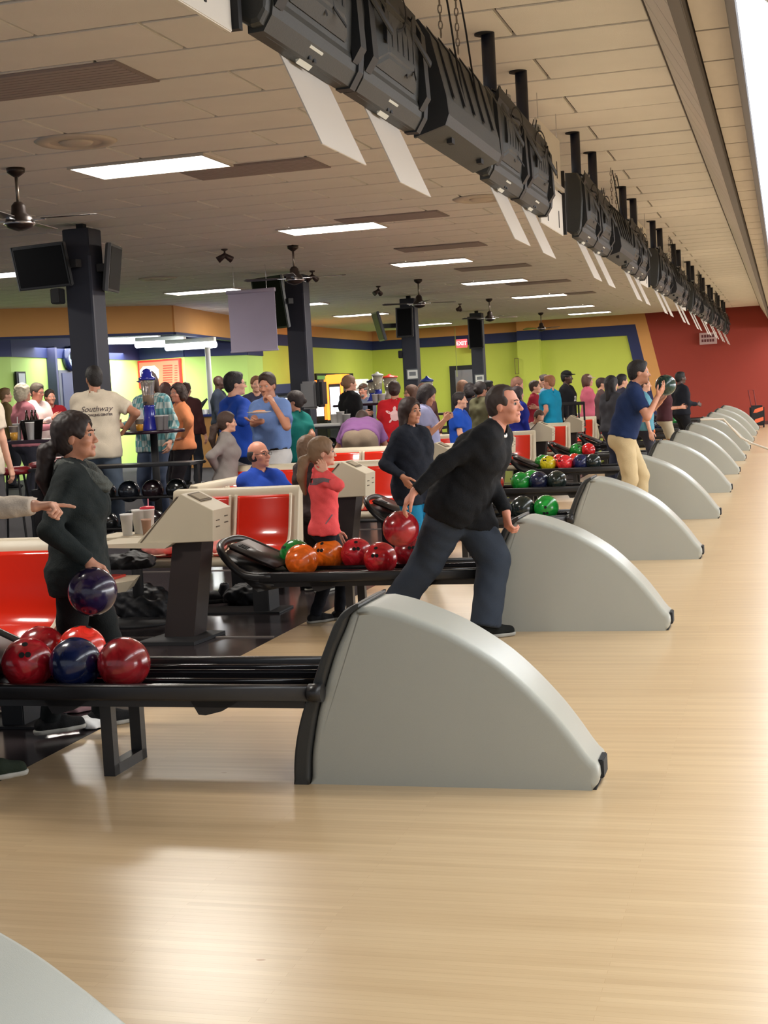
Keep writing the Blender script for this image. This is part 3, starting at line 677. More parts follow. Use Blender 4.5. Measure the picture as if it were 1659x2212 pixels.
# columns
M_col = mat('column_navy', srgb(40, 42, 54), .65, var=.06)
cols = []
for i, (x, y, bt) in enumerate([(-7.08, 13.78, .2), (-7.2, 21.0, .2), (-7.3, 28.2, .2), (-7.42, 35.4, .2)]):
    t = thing('column', 'dark navy square column, %s from the camera, rising from the concourse to the ceiling' % ordn[i], 'column', (x, y, .2), 0, 'square columns'); cols.append(t)
    obj('shaft', bx(-.15, .15, -.15, .15, 0, CEIL-.2-.06, r=.008), M_col, t)
    obj('head_bracket', bx(-.04, .04, -.04, .04, CEIL-.26, CEIL-.2), M_blackmatte, t)
    obj('corner_guard', bx(.13, .156, -.156, -.13, 0, 2.9), mat('guard', srgb(58, 60, 72), .5), t)
def screen(x, y, z, w_, h_, rz, tilt, label, group=None):
    t = thing('television', label, 'television', (x, y, z), rz, group); M = Matrix.Rotation(tilt, 4, 'X')
    obj('housing', bx(-w_/2, w_/2, -.03, .03, -h_/2, h_/2, r=.01, M=None), M_black, t).rotation_euler = (tilt, 0, 0)
    o = obj('screen', bx(-w_/2+.03, w_/2-.03, -.034, -.03, -h_/2+.03, h_/2-.03), mat('screen_off', (.005, .005, .006), .4, spec=.08), t); o.rotation_euler = (tilt, 0, 0)
    o = obj('bezel_edge', bx(-w_/2-.004, -w_/2+.008, -.034, .0, -h_/2, h_/2), mat('bezel', srgb(96, 98, 102), .35), t); o.rotation_euler = (tilt, 0, 0)
    return t
t = screen(-7.44, 13.55, 3.02, .70, .46, R(-12), R(12), 'black flat television on the near column, seen from the front-left'); obj('bracket', bx(.1, .42, .03, .12, -.04, .04), M_blackmatte, t)
t = screen(-6.84, 13.96, 2.98, .5, .5, R(102), R(8), 'black television on the far side of the near column'); obj('bracket', bx(-.2, .0, .03, .12, -.04, .04), M_blackmatte, t)
t = screen(-7.55, 20.75, 2.98, .72, .8, R(-32), R(8), 'black flat television tilted on the left of the second column'); obj('bracket', bx(.1, .4, .03, .12, -.04, .04), M_blackmatte, t)
t = screen(-7.86, 27.9, 2.86, .5, .6, R(-62), R(14), 'black television on the left of the third column'); obj('bracket', bx(-.1, .15, .03, .5, -.04, .04), M_blackmatte, t)
t = screen(-7.3, 27.8, 2.9, .34, .6, R(5), R(-6), 'black television on the front of the third column'); obj('bracket', bx(-.1, .1, .03, .2, -.04, .04), M_blackmatte, t)
t = screen(-7.4, 35.1, 2.9, .36, .8, R(3), R(6), 'black television on the front of the fourth column'); obj('bracket', bx(-.1, .1, .03, .14, -.04, .04), M_blackmatte, t)
# column fittings
def plate(label, cat, name, loc, sx, sz, m_, rz=0):
    o = obj(name, bx(-sx/2, sx/2, -.012, 0, -sz/2, sz/2, r=.004), m_); o.location = loc; o.rotation_euler = (0, 0, rz); return tag(o, label, cat)
t = thing('towel_dispenser', 'grey and black paper towel dispenser on the second column', 'dispenser', (-6.98, 20.78, 1.55))
obj('cover', bx(-.12, .12, -.2, -.02, -.22, .2, r=.03), mat('grey_plastic', srgb(132, 132, 134), .35), t); obj('side_shell', bx(.1, .22, -.2, .1, -.2, .22, r=.04), M_black, t)
for (x, y, z, n_) in ((-7.25, 28.12, 1.86, 'third'), (-7.38, 35.32, 1.75, 'fourth')):
    t = thing('notice', 'framed white notice on the front of the %s column' % n_, 'notice', (x, y, z)); obj('frame', bx(-.13, .13, -.09, -.07, -.11, .11, r=.005), mat('frame_grey', srgb(96, 100, 104), .5), t)
    obj('paper', bx(-.105, .105, -.094, -.09, -.085, .085), M_white, t); obj('code_block', bx(-.07, .07, -.097, -.094, -.03, .05), mat('print_grey', srgb(120, 124, 128), .6), t)
tag(obj('switch_box', bx(-7.35, -7.24, 13.5, 13.63, 2.62, 2.78, r=.01), M_blackmatte), 'black junction box on the left face of the near column', 'box')
tag(obj('control_box', bx(-7.52, -7.45, 27.98, 28.1, 2.2, 2.35, r=.01), M_blackmatte), 'small black box on the left side of the third column', 'box')
# hanging fabric projection screen
t = thing('projection_screen', 'pale lilac projection screen hanging left of the second column', 'screen', (-7.42, 19.5, 0)); 
a, c = P(492, 632, Y=19.5), P(598, 760, Y=19.5)
ms = mat('screen_fabric', srgb(172, 162, 184), .6, var=.06, vscale=3)
obj('fabric', bx(a.x+7.42, c.x+7.42+.02, -.006, .006, 2.22, 3.06), ms, t)
obj('top_tube', tube(bmesh.new(), [(a.x+7.42-.02, 0, 3.08), (c.x+7.42+.03, 0, 3.08)], .03), ms, t, True); obj('bottom_bar', tube(bmesh.new(), [(a.x+7.42-.01, 0, 2.22), (c.x+7.42+.03, 0, 2.22)], .014), ms, t, True)
for q in (.1, .6): obj('hanger_wire', tube(bmesh.new(), [(a.x+7.42+q, 0, 3.1), (a.x+7.42+q, 0, 3.45)], .003, 5), M_steel, t)
# exit sign
t = thing('exit_sign', 'red illuminated exit sign hanging under the blue band beside the fourth column', 'sign', (-9.47, 42.8, 2.9))
obj('housing', bx(-.17, .17, -.03, .03, -.13, .13, r=.01), mat('exit_red', srgb(214, 40, 48), .4, emit=(1, .12, .14), es=.9), t)
e = text_mesh('lettering', 'EXIT', .16, mat('exit_letter', (1, .8, .8), .4, emit=(1, .75, .72), es=1.2), t, .004, bold=.003); e.rotation_euler = (R(90), 0, 0); e.location = (0, -.036, 0)
obj('conduit', tube(bmesh.new(), [(-.22, .1, -1.0), (-.22, .1, .5)], .012, 6), mat('conduit', srgb(150, 160, 80), .5), t)
# hanging sign on the red wall
t = thing('wall_sign', 'pale rectangular sign with two dark lines on the far red wall', 'sign', (-2.14, 43.1, 2.6)); obj('board', bx(-.25, .25, -.02, .02, -.17, .17, r=.004), mat('sign_pale', srgb(190, 160, 158), .6), t)
for z in (.07, -.06):
    for k in range(5): obj('letter', bx(-.19+.076*k, -.135+.076*k, -.026, -.02, z-.04, z+.04), mat('sign_dark', srgb(96, 44, 48), .7), t)
t = thing('wall_plaque', 'vertical brass sconce plaque on the lime wall right of the fourth column', 'plaque', (-7.82, 42.9, 1.9)); mq = mat('brass_olive', srgb(110, 96, 52), .5)
fr = bmesh.new(); 
for a in ((-.06, -.045, -.02, .45), (.045, .06, -.02, .45), (-.06, .06, .44, .46), (-.06, .06, -.03, -.01)): box(fr, a[0], a[1], -.03, 0, a[2], a[3])
obj('frame', fr, mq, t); obj('ring', tube(bmesh.new(), [(.12*math.cos(k*math.pi/10), -.02, -.25+.15*math.sin(k*math.pi/10)) for k in range(21)], .02, 6), mq, t)
# ------------------------------------------------------------ overhead scoring monitors (backs seen), every 3.39 m
M_case = mat('monitor_case', srgb(50, 51, 49), .55, bump=.1, bscale=120, var=.08)
M_case2 = mat('monitor_case_dark', srgb(28, 30, 34), .55)
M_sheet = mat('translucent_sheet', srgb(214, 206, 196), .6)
M_vent = mat('vent_plate', srgb(206, 206, 196), .5)
PITCHY = 3.39
def make_double():
    """two-screen housing seen from the lane side; origin on the post line, ceiling height"""
    t = thing('monitor_unit', '', 'monitor', (0, 0, 0), 0, 'overhead scoring monitor housings')
    sec = [(0, -.84), (.035, -.835), (.085, -.80), (.115, -.72), (.14, -.58), (.12, -.43), (.05, -.375), (-.05, -.37), (-.06, -.80)]
    obj('housing', prism_xz(bmesh.new(), sec, -.96, .96, r=.02, seg=2), M_case, t)
    for q in (-1, 1):
        obj('screen', bx(-.066, -.05, q*.48-.40, q*.48+.40, -.78, -.42), mat('screen_off', (.005, .005, .006), .4, spec=.08), t)
        bm = bmesh.new(); hull(bm, [(.11, q*.48+a, z) for a in (-.33, .33) for z in (-.44, -.74)]+[(.20, q*.48+a, z) for a in (-.2, .2) for z in (-.5, -.68)]); bevel(bm, .015); h_ = obj('picture_tube_cover', bm, M_case, t)
        for k in range(6): obj('cooling_slot', hull(bmesh.new(), [(x, q*.48-.24+.08*k+a, z) for a in (0, .028) for x, z in ((.14, -.47), (.195, -.51), (.205, -.64), (.14, -.60))]+[(.208, q*.48-.24+.08*k, -.6)]), M_case2, h_)
        for k in (-1, 1):
            obj('rib', hull(bmesh.new(), [(x, q*.48+k*.40+a, z) for a in (-.035, .035) for x, z in ((.05, -.37), (.17, -.47), (.20, -.73), (.12, -.78))]), M_case2, t)
            obj('pan_recess', hull(bmesh.new(), [(x, q*.48+k*.25+a, z) for a in (-.13, .13) for x, z in ((.015, -.852), (.085, -.812), (.085, -.79), (.015, -.83))]), M_case2, t)
        v = obj('vent_plate', hull(bmesh.new(), [(x, q*.48+a, z) for a in (-.065, .065) for x, z in ((.0, -.864), (.09, -.815), (.09, -.79), (.0, -.84))]), M_vent, t)
        for a in (-.025, .025): obj('hole', lathe(bmesh.new(), [(.012, 0), (.012, -.012)], (.045, q*.48+a, -.838), 10), M_case2, v)
        obj('pan', hull(bmesh.new(), [(x, q*.48+a, z) for a, e in ((-.44, 0), (.44, 0)) for x, z in ((-.02, -.852), (.03, -.85), (.10, -.805), (.115, -.77), (.10, -.74), (-.02, -.78))]), M_case, t)
        obj('ridge', hull(bmesh.new(), [(x, q*.48+.455+a, z) for a in (-.03, .03) for x, z in ((-.02, -.857), (.04, -.857), (.125, -.80), (.15, -.70), (.1, -.7))]), M_case2, t)
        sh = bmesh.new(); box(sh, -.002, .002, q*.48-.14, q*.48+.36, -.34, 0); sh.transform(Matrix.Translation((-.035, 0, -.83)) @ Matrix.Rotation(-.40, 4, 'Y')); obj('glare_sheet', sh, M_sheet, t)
    obj('arm_bar', hull(bmesh.new(), [(.1+a, y, z+a) for a in (0, .05) for y, z in ((-.8, -.40), (.8, -.46), (-.8, -.46), (.8, -.52))]), M_case2, t)
    for k in range(3): obj('brace', tube(bmesh.new(), [(.12, -.7+.6*k, -.42), (.25, -.35+.6*k, -.6)], .018, 8), M_case2, t)
    for s in (-1, 1):
        obj('post', tube(bmesh.new(), [(-.02, s*.515, -.5), (-.02, s*.515, 0)], .038, 14), mat('post_navy', srgb(24, 28, 44), .45), t, True)
        obj('post_flange', lathe(bmesh.new(), [(.055, -.004), (.055, -.012), (.04, -.016)], (-.04, s*.515, 0), 16), M_blackmatte, t)
        obj('clamp', bx(-.06, .05, s*.515-.06, s*.515+.06, -.40, -.37), M_steel, t)
        cb = bmesh.new(); rr = random.Random(5+s)
        for j in range(5):
            p0 = Vector((.04+.03*j, s*.515-.2+.08*j, -.36)); pts = [p0+Vector((.04*math.sin(1.1*i+j)+.01*i, .05*math.cos(1.4*i+j)*s, .04*math.sin(i*.9+j)-.04*i)) for i in range(9)]; tube(cb, pts, .007, 5)
        tube(cb, [Vector((.2+.04*math.cos(a), s*.4+.09*math.cos(a*1.0), -.48+.08*math.sin(a))) for a in np.linspace(0, 12.5, 40)], .006, 5)
        obj('cables', cb, M_blackmatte, t)['kind'] = 'stuff'
        obj('fan_disc', lathe(bmesh.new(), [(.05, -.31), (.05, -.33)], (.04, s*.515+.2, 0), 16), mat('disc_grey', srgb(150, 150, 150), .4), t)
    return t
def make_single():
    t = thing('monitor_unit', '', 'monitor', (0, 0, 0), 0, 'chain-hung boxes between the scoring monitors')
    obj('housing', prism_xz(bmesh.new(), [(-.02, -.84), (-.04, -.37), (.02, -.35), (.10, -.42), (.22, -.68), (.235, -.76), (.20, -.80)], -.6, .6, r=.015, seg=2), M_case, t)
    obj('end_cap', prism_xz(bmesh.new(), [(-.025, -.846), (-.045, -.365), (.02, -.345), (.105, -.415), (.226, -.68), (.241, -.76), (.205, -.806)], -.615, -.59), M_case2, t)
    for k in range(5): obj('rib', hull(bmesh.new(), [(x, -.45+.22*k+a, z) for a in (-.02, .02) for x, z in ((.02, -.34), (.115, -.42), (.24, -.67), (.1, -.6))]), M_case2, t)
    for k in (-.3, .35): obj('latch', bx(.08, .13, k-.03, k+.03, -.835, -.80), M_blackmatte, t)
    for s in (-1, 1):
        ch = bmesh.new()
        for j in range(9):
            c = Vector((.02, s*.18, -.02-.036*j)); a_ = (1, 0) if j % 2 else (0, 1)
            tube(ch, [c+Vector((a_[0]*.009*math.cos(q), a_[1]*.009*math.cos(q), .022*math.sin(q))) for q in np.linspace(0, 2*math.pi, 9)], .003, 4, False)
        obj('chain', ch, mat('chain_grey', srgb(128, 120, 112), .4, .5), t)
        obj('hanging_cable', tube(bmesh.new(), [(.03+.012*j, s*.18+.02+.015*math.sin(j), -.02-.09*j) for j in range(8)], .005, 5), M_blackmatte, t)
    return t
MX = -1.5
def squash(root, f):
    for c in [c for c in root.children_recursive if c.type == 'MESH' and c.name.split('.')[0] not in ('post', 'post_flange', 'glare_sheet', 'chain', 'hanging_cable')]:
        for v in c.data.vertices:
            if v.co.x > .03: v.co.x = .03+(v.co.x-.03)*f
dbl = make_double(); sgl = make_single(); nd = 0
squash(dbl, .42); squash(sgl, .5)
ny = [5.04+PITCHY*k for k in range(0, 11)]
for i, y in enumerate(ny):
    lab = 'dark double monitor housing hanging from two posts, %s from the camera' % ordn[i]
    if i == 0: dbl.location = (MX, y, CEIL); dbl['label'] = lab
    else: dup(dbl, (MX, y, CEIL), 0, lab)
for i, y in enumerate([6.75+2*PITCHY*k for k in range(5)]):
    lab = 'dark box hung on chains between monitor housings, %s from the camera' % ordn[i]
    if i == 0: sgl.location = (MX, y, CEIL); sgl['label'] = lab
    else: dup(sgl, (MX, y, CEIL), 0, lab)
def make_board():
    t = thing('hanging_board', '', 'sign', (0, 0, 0), 0, 'white boards hanging between the monitors')
    for z0, z1 in ((-.52, -.18), (-.87, -.57)):
        o = obj('panel', bx(-.008, .008, -1.0, 0, z0, z1, r=.003), mat('board_white', srgb(216, 210, 200), .6), t)
        for y in (-.7, -.2): obj('slot', bx(.008, .012, y-.006, y+.006, z0+.04, z0+.16), M_blackmatte, o)
    obj('rail', bx(.008, .03, -1.0, 0, -.56, -.53), mat('board_rail', srgb(180, 172, 160), .5), t)
    for y in (-.9, -.08): obj('hanger_wire', tube(bmesh.new(), [(0, y, -.19), (0, y, 0)], .003, 5), M_steel, t)
    obj('black_edge', bx(-.02, .03, 0, .03, -.86, -.4), M_blackmatte, t)
    return t
bd = make_board()
for i, y in enumerate([4.02, 10.55, 17.3, 24.0, 30.7]):
    lab = 'white two-part board hanging between monitor housings, %s from the camera' % ordn[i]
    if i == 0: bd.location = (MX-.04, y, CEIL); bd['label'] = lab
    else: dup(bd, (MX-.04, y, CEIL), 0, lab)
# ------------------------------------------------------------ ball returns
M_hood = mat('hood_grey', srgb(168, 169, 160), .33, bump=.12, bscale=500, var=.03, vscale=3)
M_rail = mat('rack_black', srgb(38, 37, 38), .32, bump=.05, bscale=300)
M_track = mat('track_black', srgb(30, 28, 30), .12)
FO = [(-1.894, 0), (-1.89, .08), (-1.876, .17), (-1.845, .28), (-1.80, .385), (-1.762, .48), (-1.72, .575), (-1.69, .635), (-1.65, .683), (-1.612, .702), (-1.59, .706)]
FI = [(-1.829, 0), (-1.822, .1), (-1.81, .17), (-1.785, .28), (-1.745, .40), (-1.70, .52), (-1.655, .61), (-1.628, .668), (-1.60, .692), (-1.585, .694)]
HT_ = [(-1.595, .702), (-1.54, .695), (-1.45, .675), (-1.346, .638), (-1.266, .605), (-1.211, .577), (-1.126, .526), (-1.057, .478), (-.982, .413), (-.92, .352), (-.854, .280), (-.796, .205), (-.752, .142)]
def taper(bm):
    for v in bm.verts: v.co.y *= float(np.interp(v.co.x, [-1.85, -1.6, -1.0, -.7], [1.08, .98, .80, .64]))
def make_return():
    t = thing('ball_return', '', 'ball return', (0, 0, 0), 0, 'grey ball return hoods with black racks')
    hp_ = smooth_poly(FI[:-1], 3)+smooth_poly(HT_[1:], 4)+[(-.728, .112), (-.712, .098), (-.704, .08), (-.702, .05), (-.710, .022), (-.73, 0)]
    hb_ = prism_xz(bmesh.new(), hp_[::1], 0, .38, r=.03, seg=6); taper(hb_); obj('hood', hb_, M_hood, t, True)
    tr = smooth_poly(FO, 3)+smooth_poly(FI, 3)[::-1]
    tb_ = prism_xz(bmesh.new(), tr, -.012, .432, r=.014, seg=3)
    for v in tb_.verts:
        if v.co.y > .2: v.co.y -= .012+.04*max(0, min(1, (v.co.x+1.9)/.3))
    obj('front_trim', tb_, mat('trim_black', srgb(46, 47, 46), .45, bump=.1, bscale=200), t, True)
    obj('toe_plug', bx(-.715, -.692, .06, .18, .03, .10, r=.004), M_blackmatte, t)
    obj('skid_plate', bx(-1.8, -.715, .01, .22, 0, .006), M_blackmatte, t)
    y0, y1 = -.03, .55
    for yy in (y0, y1): obj('side_rail', prism_xz(bmesh.new(), [(-3.28, .335), (-3.28, .398), (-1.79, .398), (-1.79, .335)], yy-.024, yy+.024, r=.012, seg=3), M_rail, t, True)
    for yy in (y0, y1): obj('rail_cap', tube(bmesh.new(), [(-1.80, yy, .368), (-1.745, yy, .368)], .036, 16), M_rail, t, True)
    for yy in (.055, .165, .345, .455): obj('track_rod', tube(bmesh.new(), [(-3.2, yy, .372), (-1.83, yy, .372)], .012, 8), M_track, t, True)
    obj('rack_bed', bx(-3.22, -1.83, .0, .52, .30, .34), M_rail, t)
    obj('divider', bx(-3.1, -1.83, .245, .275, .34, .40, r=.01), M_track, t)
    # hopper end
    rim = [(-3.20, y0, .375), (-3.38, y0, .385), (-3.50, y0+.02, .47), (-3.58, y0+.09, .55), (-3.615, y0+.25, .578), (-3.60, y1-.13, .578), (-3.54, y1-.03, .54), (-3.38, y1, .46), (-3.18, y1, .385)]
    rs_ = smooth_poly([(p[0], p[1]) for p in rim], 3); rz_ = smooth_poly([(p[2], 0) for p in rim], 3)
    obj('hopper_rim', tube(bmesh.new(), [(a[0], a[1], z[0]) for a, z in zip(rs_, rz_)], .026, 10), M_rail, t, True)
    bm = bmesh.new(); hull(bm, [(p[0]*.99-.03, p[1]*.96+.01, p[2]-.05) for p in rim]+[(-3.15, .05, .29), (-3.33, .04, .26), (-3.42, .15, .31), (-3.42, .38, .31), (-3.3, .5, .27), (-3.15, .48, .29)]); bevel(bm, .012)
    obj('hopper_bowl', bm, M_rail, t, True)
    pn = bmesh.new(); box(pn, 0, .36, .10, .44, 0, .035); bevel(pn, .012); pn.transform(Matrix.Translation((-3.55, -.0, .545)) @ Matrix.Rotation(.42, 4, 'Y')); p_ = obj('control_panel', pn, mat('panel_brown', srgb(58, 50, 48), .4), t, True)
    for k in range(3):
        q = bx(.05+.0, .11, .15+.03*k, .165+.03*k, .034, .04); q.transform(Matrix.Translation((-3.55, 0, .545)) @ Matrix.Rotation(.42, 4, 'Y')); obj('button', q, M_blackmatte, p_)
    # support legs
    lg = bmesh.new(); 
    for yy in (.04, .30): box(lg, -2.735, -2.685, yy, yy+.045, 0, .31)
    box(lg, -2.735, -2.685, .04, .345, 0, .045); obj('leg', lg, M_rail, t)
    for xx in (-2.30, -2.95): obj('bracket', hull(bmesh.new(), [(xx+a, y, z) for y in (.0, .16) for a, z in ((-.02, .34), (.22, .34), (.12, .285), (.05, .268), (.02, .27))]), M_rail, t)
    return t
Y0 = 5.144
ret = make_return(); RET = []
for k in range(-1, 11):
    lab = ['cut off at the bottom left corner', 'large in the foreground'][k+1] if k < 1 else '%s behind the foreground one' % ['first', 'second', 'third', 'fourth', 'fifth', 'sixth', 'seventh', 'eighth', 'ninth', 'tenth'][k-1]
    lab = 'grey ball return hood with black rack, '+lab
    if k == -1: ret.location = (0, Y0-PITCHY, 0); ret['label'] = lab
    else: dup(ret, (0, Y0+PITCHY*k, 0), 0, lab)
# ------------------------------------------------------------ bowling balls
def ball_mat(rgb, gloss=.2, swirl=.25):
    nm = 'ball_%d_%d_%d' % rgb
    if nm in MATS: return MATS[nm]
    m, nt, b, N, Lk = nodes(nm); tc = N('ShaderNodeTexCoord'); n1 = N('ShaderNodeTexNoise'); Lk(tc.outputs['Object'], n1.inputs['Vector']); n1.inputs['Scale'].default_value = 9; n1.inputs['Distortion'].default_value = 2.2; n1.inputs['Detail'].default_value = 3
    cr = N('ShaderNodeValToRGB'); Lk(n1.outputs[0], cr.inputs[0]); c = srgb(*rgb); cr.color_ramp.elements[0].position = .4; cr.color_ramp.elements[1].position = .62
    cr.color_ramp.elements[0].color = (*[x*(1-swirl) for x in c], 1); cr.color_ramp.elements[1].color = (*[min(1, x*(1+swirl)+.004) for x in c], 1)
    Lk(cr.outputs[0], b.inputs['Base Color']); b.inputs['Roughness'].default_value = gloss; b.inputs['Coat Weight'].default_value = .3; return m
bms = bmesh.new(); bmesh.ops.create_uvsphere(bms, u_segments=48, v_segments=28, radius=.108); BALLME = bpy.data.meshes.new('bowling_ball'); bms.to_mesh(BALLME); bms.free(); BALLME.polygons.foreach_set('use_smooth', [True]*len(BALLME.polygons))
bh = bmesh.new(); lathe(bh, [(.0125, -.004), (.0125, .0012)], (0, 0, .1075), 12); HOLEME = bpy.data.meshes.new('finger_hole'); bh.to_mesh(HOLEME); bh.free(); HOLEME.materials.append(mat('hole_black', (.004, .004, .004), .9))
BM_CACHE = {}
def ball(x, y, z, rgb, label, hole=(0, -.5, .9), group=None, holes=True):
    if rgb not in BM_CACHE: BM_CACHE[rgb] = BALLME.copy(); BM_CACHE[rgb].materials.append(ball_mat(rgb))
    o = bpy.data.objects.new('bowling_ball', BM_CACHE[rgb]); COL.objects.link(o); o.location = (x, y, z); tag(o, label, 'bowling ball', group)
    o.rotation_euler = Vector(hole).to_track_quat('Z', 'Y').to_euler()
    if holes:
        for a, b_ in ((.13, .12), (.13, -.12), (-.36, 0)):
            h = bpy.data.objects.new('finger_hole', HOLEME); COL.objects.link(h); h.parent = o; h.rotation_euler = (a, b_, 0)
    return o
def rack_ball(u, k, row, rgb, label, v=None, hole=None):
    y = Y0+PITCHY*k+(.11 if row == 0 else .40); x = P(u, 1000, Y=y).x
    for _ in range(3):
        pass
    q = P(u, 1106, Y=y); 
    # keep image column u at the height of the ball centre
    vv = 0
    for v_ in range(700, 1700, 4):
        c = P(u, v_, Y=y)
        if c.z < .456: x = c.x; break
    ball(x, y, .456, rgb, label, hole or (random.uniform(-.6, .6), random.uniform(-1, .2), random.uniform(.2, 1)))
RD, OR, GR, BL, BK = (172, 24, 32), (236, 104, 24), (24, 132, 50), (22, 34, 84), (20, 32, 30)
for a in [(268, 0, 0, (138, 22, 28), 'dark red bowling ball, rightmost on the near rack'), (163, 0, 0, (14, 26, 66), 'navy blue bowling ball on the near rack between two red ones'),
          (60, 0, 0, (165, 22, 34), 'crimson bowling ball with three finger holes, leftmost of the near rack front row', None, (.35, -.75, .62)), (90, 0, 1, (150, 24, 30), 'dark red bowling ball in the back row of the near rack, behind the crimson one'),
          (177, 0, 1, (232, 50, 36), 'bright orange-red bowling ball in the back row of the near rack', None, (.2, .1, 1)),
          (652, 1, 0, OR, 'orange bowling ball, leftmost of the second rack front row'), (638, 1, 1, GR, 'green bowling ball behind the orange one on the second rack'), (709, 1, 1, (238, 112, 26), 'orange bowling ball, back row of the second rack'),
          (771, 1, 1, (186, 30, 42), 'red bowling ball in the middle of the second rack, back row'), (822, 1, 0, (190, 26, 36), 'bright red bowling ball in front on the second rack'), (886, 1, 1, (140, 22, 34), 'dark red bowling ball, rightmost on the second rack'),
          (907, 2, 1, (208, 196, 40), 'yellow bowling ball behind the bowler in black'), (903, 2, 0, (26, 40, 120), 'blue bowling ball behind the bowler in black'), (1073, 2, 0, (12, 14, 15), 'black bowling ball left of the bowler\'s arm on the third rack'),
          (1129, 2, 0, BK, 'blackish green bowling ball beside the green one on the third rack'), (1180, 2, 0, (20, 140, 48), 'green bowling ball with finger holes, rightmost on the third rack', None, (.1, -1, -.25)),
          (1063, 3, 1, (52, 140, 62), 'green bowling ball left of the bowler\'s arm on the fourth rack'), (1068, 3, 0, (200, 60, 52), 'red bowling ball left of the bowler\'s arm on the fourth rack'), (1125, 3, 0, (24, 140, 52), 'green bowling ball in front on the fourth rack'), (1149, 3, 1, (40, 150, 56), 'green bowling ball behind the navy one on the fourth rack'),
          (1164, 3, 0, (28, 34, 66), 'navy bowling ball on the fourth rack'), (1203, 3, 0, (30, 42, 38), 'dark green bowling ball, rightmost on the fourth rack'),
          (1172, 4, 1, (40, 140, 50), 'green bowling ball at the left of the fifth rack'), (1184, 4, 0, (206, 190, 30), 'yellow bowling ball on the fifth rack'), (1207, 4, 1, (224, 48, 48), 'red bowling ball, back row of the fifth rack, next to the yellow one'), (1220, 4, 0, (226, 44, 52), 'red bowling ball in front on the fifth rack'),
          (1241, 4, 1, (228, 60, 44), 'orange-red bowling ball, back row of the fifth rack'), (1255, 4, 0, (30, 38, 84), 'navy bowling ball on the fifth rack'), (1281, 4, 0, (26, 36, 36), 'blackish bowling ball, rightmost on the fifth rack'),
          (1245, 5, 0, (30, 130, 50), 'green bowling ball on the sixth rack'), (1271, 5, 0, (220, 34, 40), 'red bowling ball on the sixth rack'),
          (1357, 7, 0, (220, 40, 50), 'red bowling ball on the eighth rack, leftmost'), (1371, 7, 1, (220, 50, 54), 'red bowling ball on the eighth rack, behind'), (1381, 7, 0, (26, 40, 42), 'dark bowling ball on the eighth rack'), (1404, 7, 0, (240, 110, 34), 'orange bowling ball, rightmost on the eighth rack'),
          (1390, 8, 0, (240, 112, 36), 'orange bowling ball on the ninth rack'), (1408, 8, 1, (24, 34, 74), 'navy bowling ball on the ninth rack'), (1425, 8, 0, (26, 36, 60), 'dark blue bowling ball on the ninth rack'), (1455, 9, 0, (36, 120, 56), 'green bowling ball on the tenth rack'), (1441, 9, 0, (28, 34, 46), 'dark bowling ball on the tenth rack'), (1470, 9, 0, (80, 40, 50), 'maroon bowling ball on the tenth rack'), (1482, 10, 0, (26, 30, 62), 'navy bowling ball on the eleventh rack')]:
    rack_ball(*a)
# ------------------------------------------------------------ seating, score consoles, tables
def make_bench(n=2):
    """moulded seat shells facing -Y; origin at the middle of the seat front on the floor"""
    t = thing('bench', '', 'bench', (0, 0, 0), 0, 'beige seating units with red shells'); w_ = .47; L_ = n*w_+.06
    prof = [(0, .36), (-.01, .40), (.02, .425), (.25, .40), (.42, .43), (.50, .50), (.58, .80), (.60, .86), (.66, .87), (.68, .84), (.62, .40), (.56, .34), (.3, .33)]
    bm = prism_xz(bmesh.new(), [(p[0], p[1]) for p in prof], -L_/2, L_/2, r=.014, seg=3); bm.transform(Matrix.Rotation(R(90), 4, 'Z')); obj('frame', bm, M_cream, t, True)
    for i in range(n):
        c = (i-(n-1)/2)*w_
        sp = smooth_poly([(.035, .433), (.12, .412), (.26, .402), (.40, .432), (.485, .50), (.535, .66), (.572, .80)], 4)
        o2 = [(p[0]-.012, p[1]+.012) for p in sp]
        bm = prism_xz(bmesh.new(), o2+sp[::-1], -.205, .205, r=.004, seg=2); bm.transform(Matrix.Translation((c, 0, 0)) @ Matrix.Rotation(R(90), 4, 'Z')); o = obj('seat_shell', bm, M_red, t, True)
        for q in (-1, 1): obj('shell_rim', tube(bmesh.new(), [(c+q*.212, p[0]-.008, p[1]+.008) for p in o2], .011, 6), mat('beige_rim', srgb(214, 200, 176), .3), o, True)
    for q in (-1, 1): obj('pedestal', bx(q*L_*.3-.06, q*L_*.3+.06, .2, .42, 0, .36, r=.005), M_blackmatte, t)
    obj('foot_plate', bx(-L_/2+.05, L_/2-.05, .16, .46, 0, .012), M_blackmatte, t)
    return t
for yy, xx in ():
    pass
b2 = make_bench(2)
bl = ['red and beige bench in the left foreground behind the woman in dark clothes', 'red and beige bench behind the nearest score console', 'red and beige bench right of the second score console', 'red and beige bench behind the third console', 'red and beige bench, fourth behind the foreground one', 'red and beige bench under the seated man in the white t-shirt', 'red and beige bench, sixth behind the foreground one']
first = True
for k in range(0, 8):
    for dxx, sfx in ((-3.92, ''), (-4.95, ', left twin')):
        if sfx and k not in (2, 3, 4): continue
        lab = (bl[k] if k < len(bl) else 'red and beige bench farthest from the camera')+sfx
        if first: b2.location = (dxx, 5.78+3.39*k, 0); b2['label'] = lab; first = False
        else: dup(b2, (dxx, 5.78+3.39*k, 0), 0, lab)
dup(b2, (-3.85, 10.8, 0), R(90), 'red and beige bench under the seated man in blue, turned to the lanes')
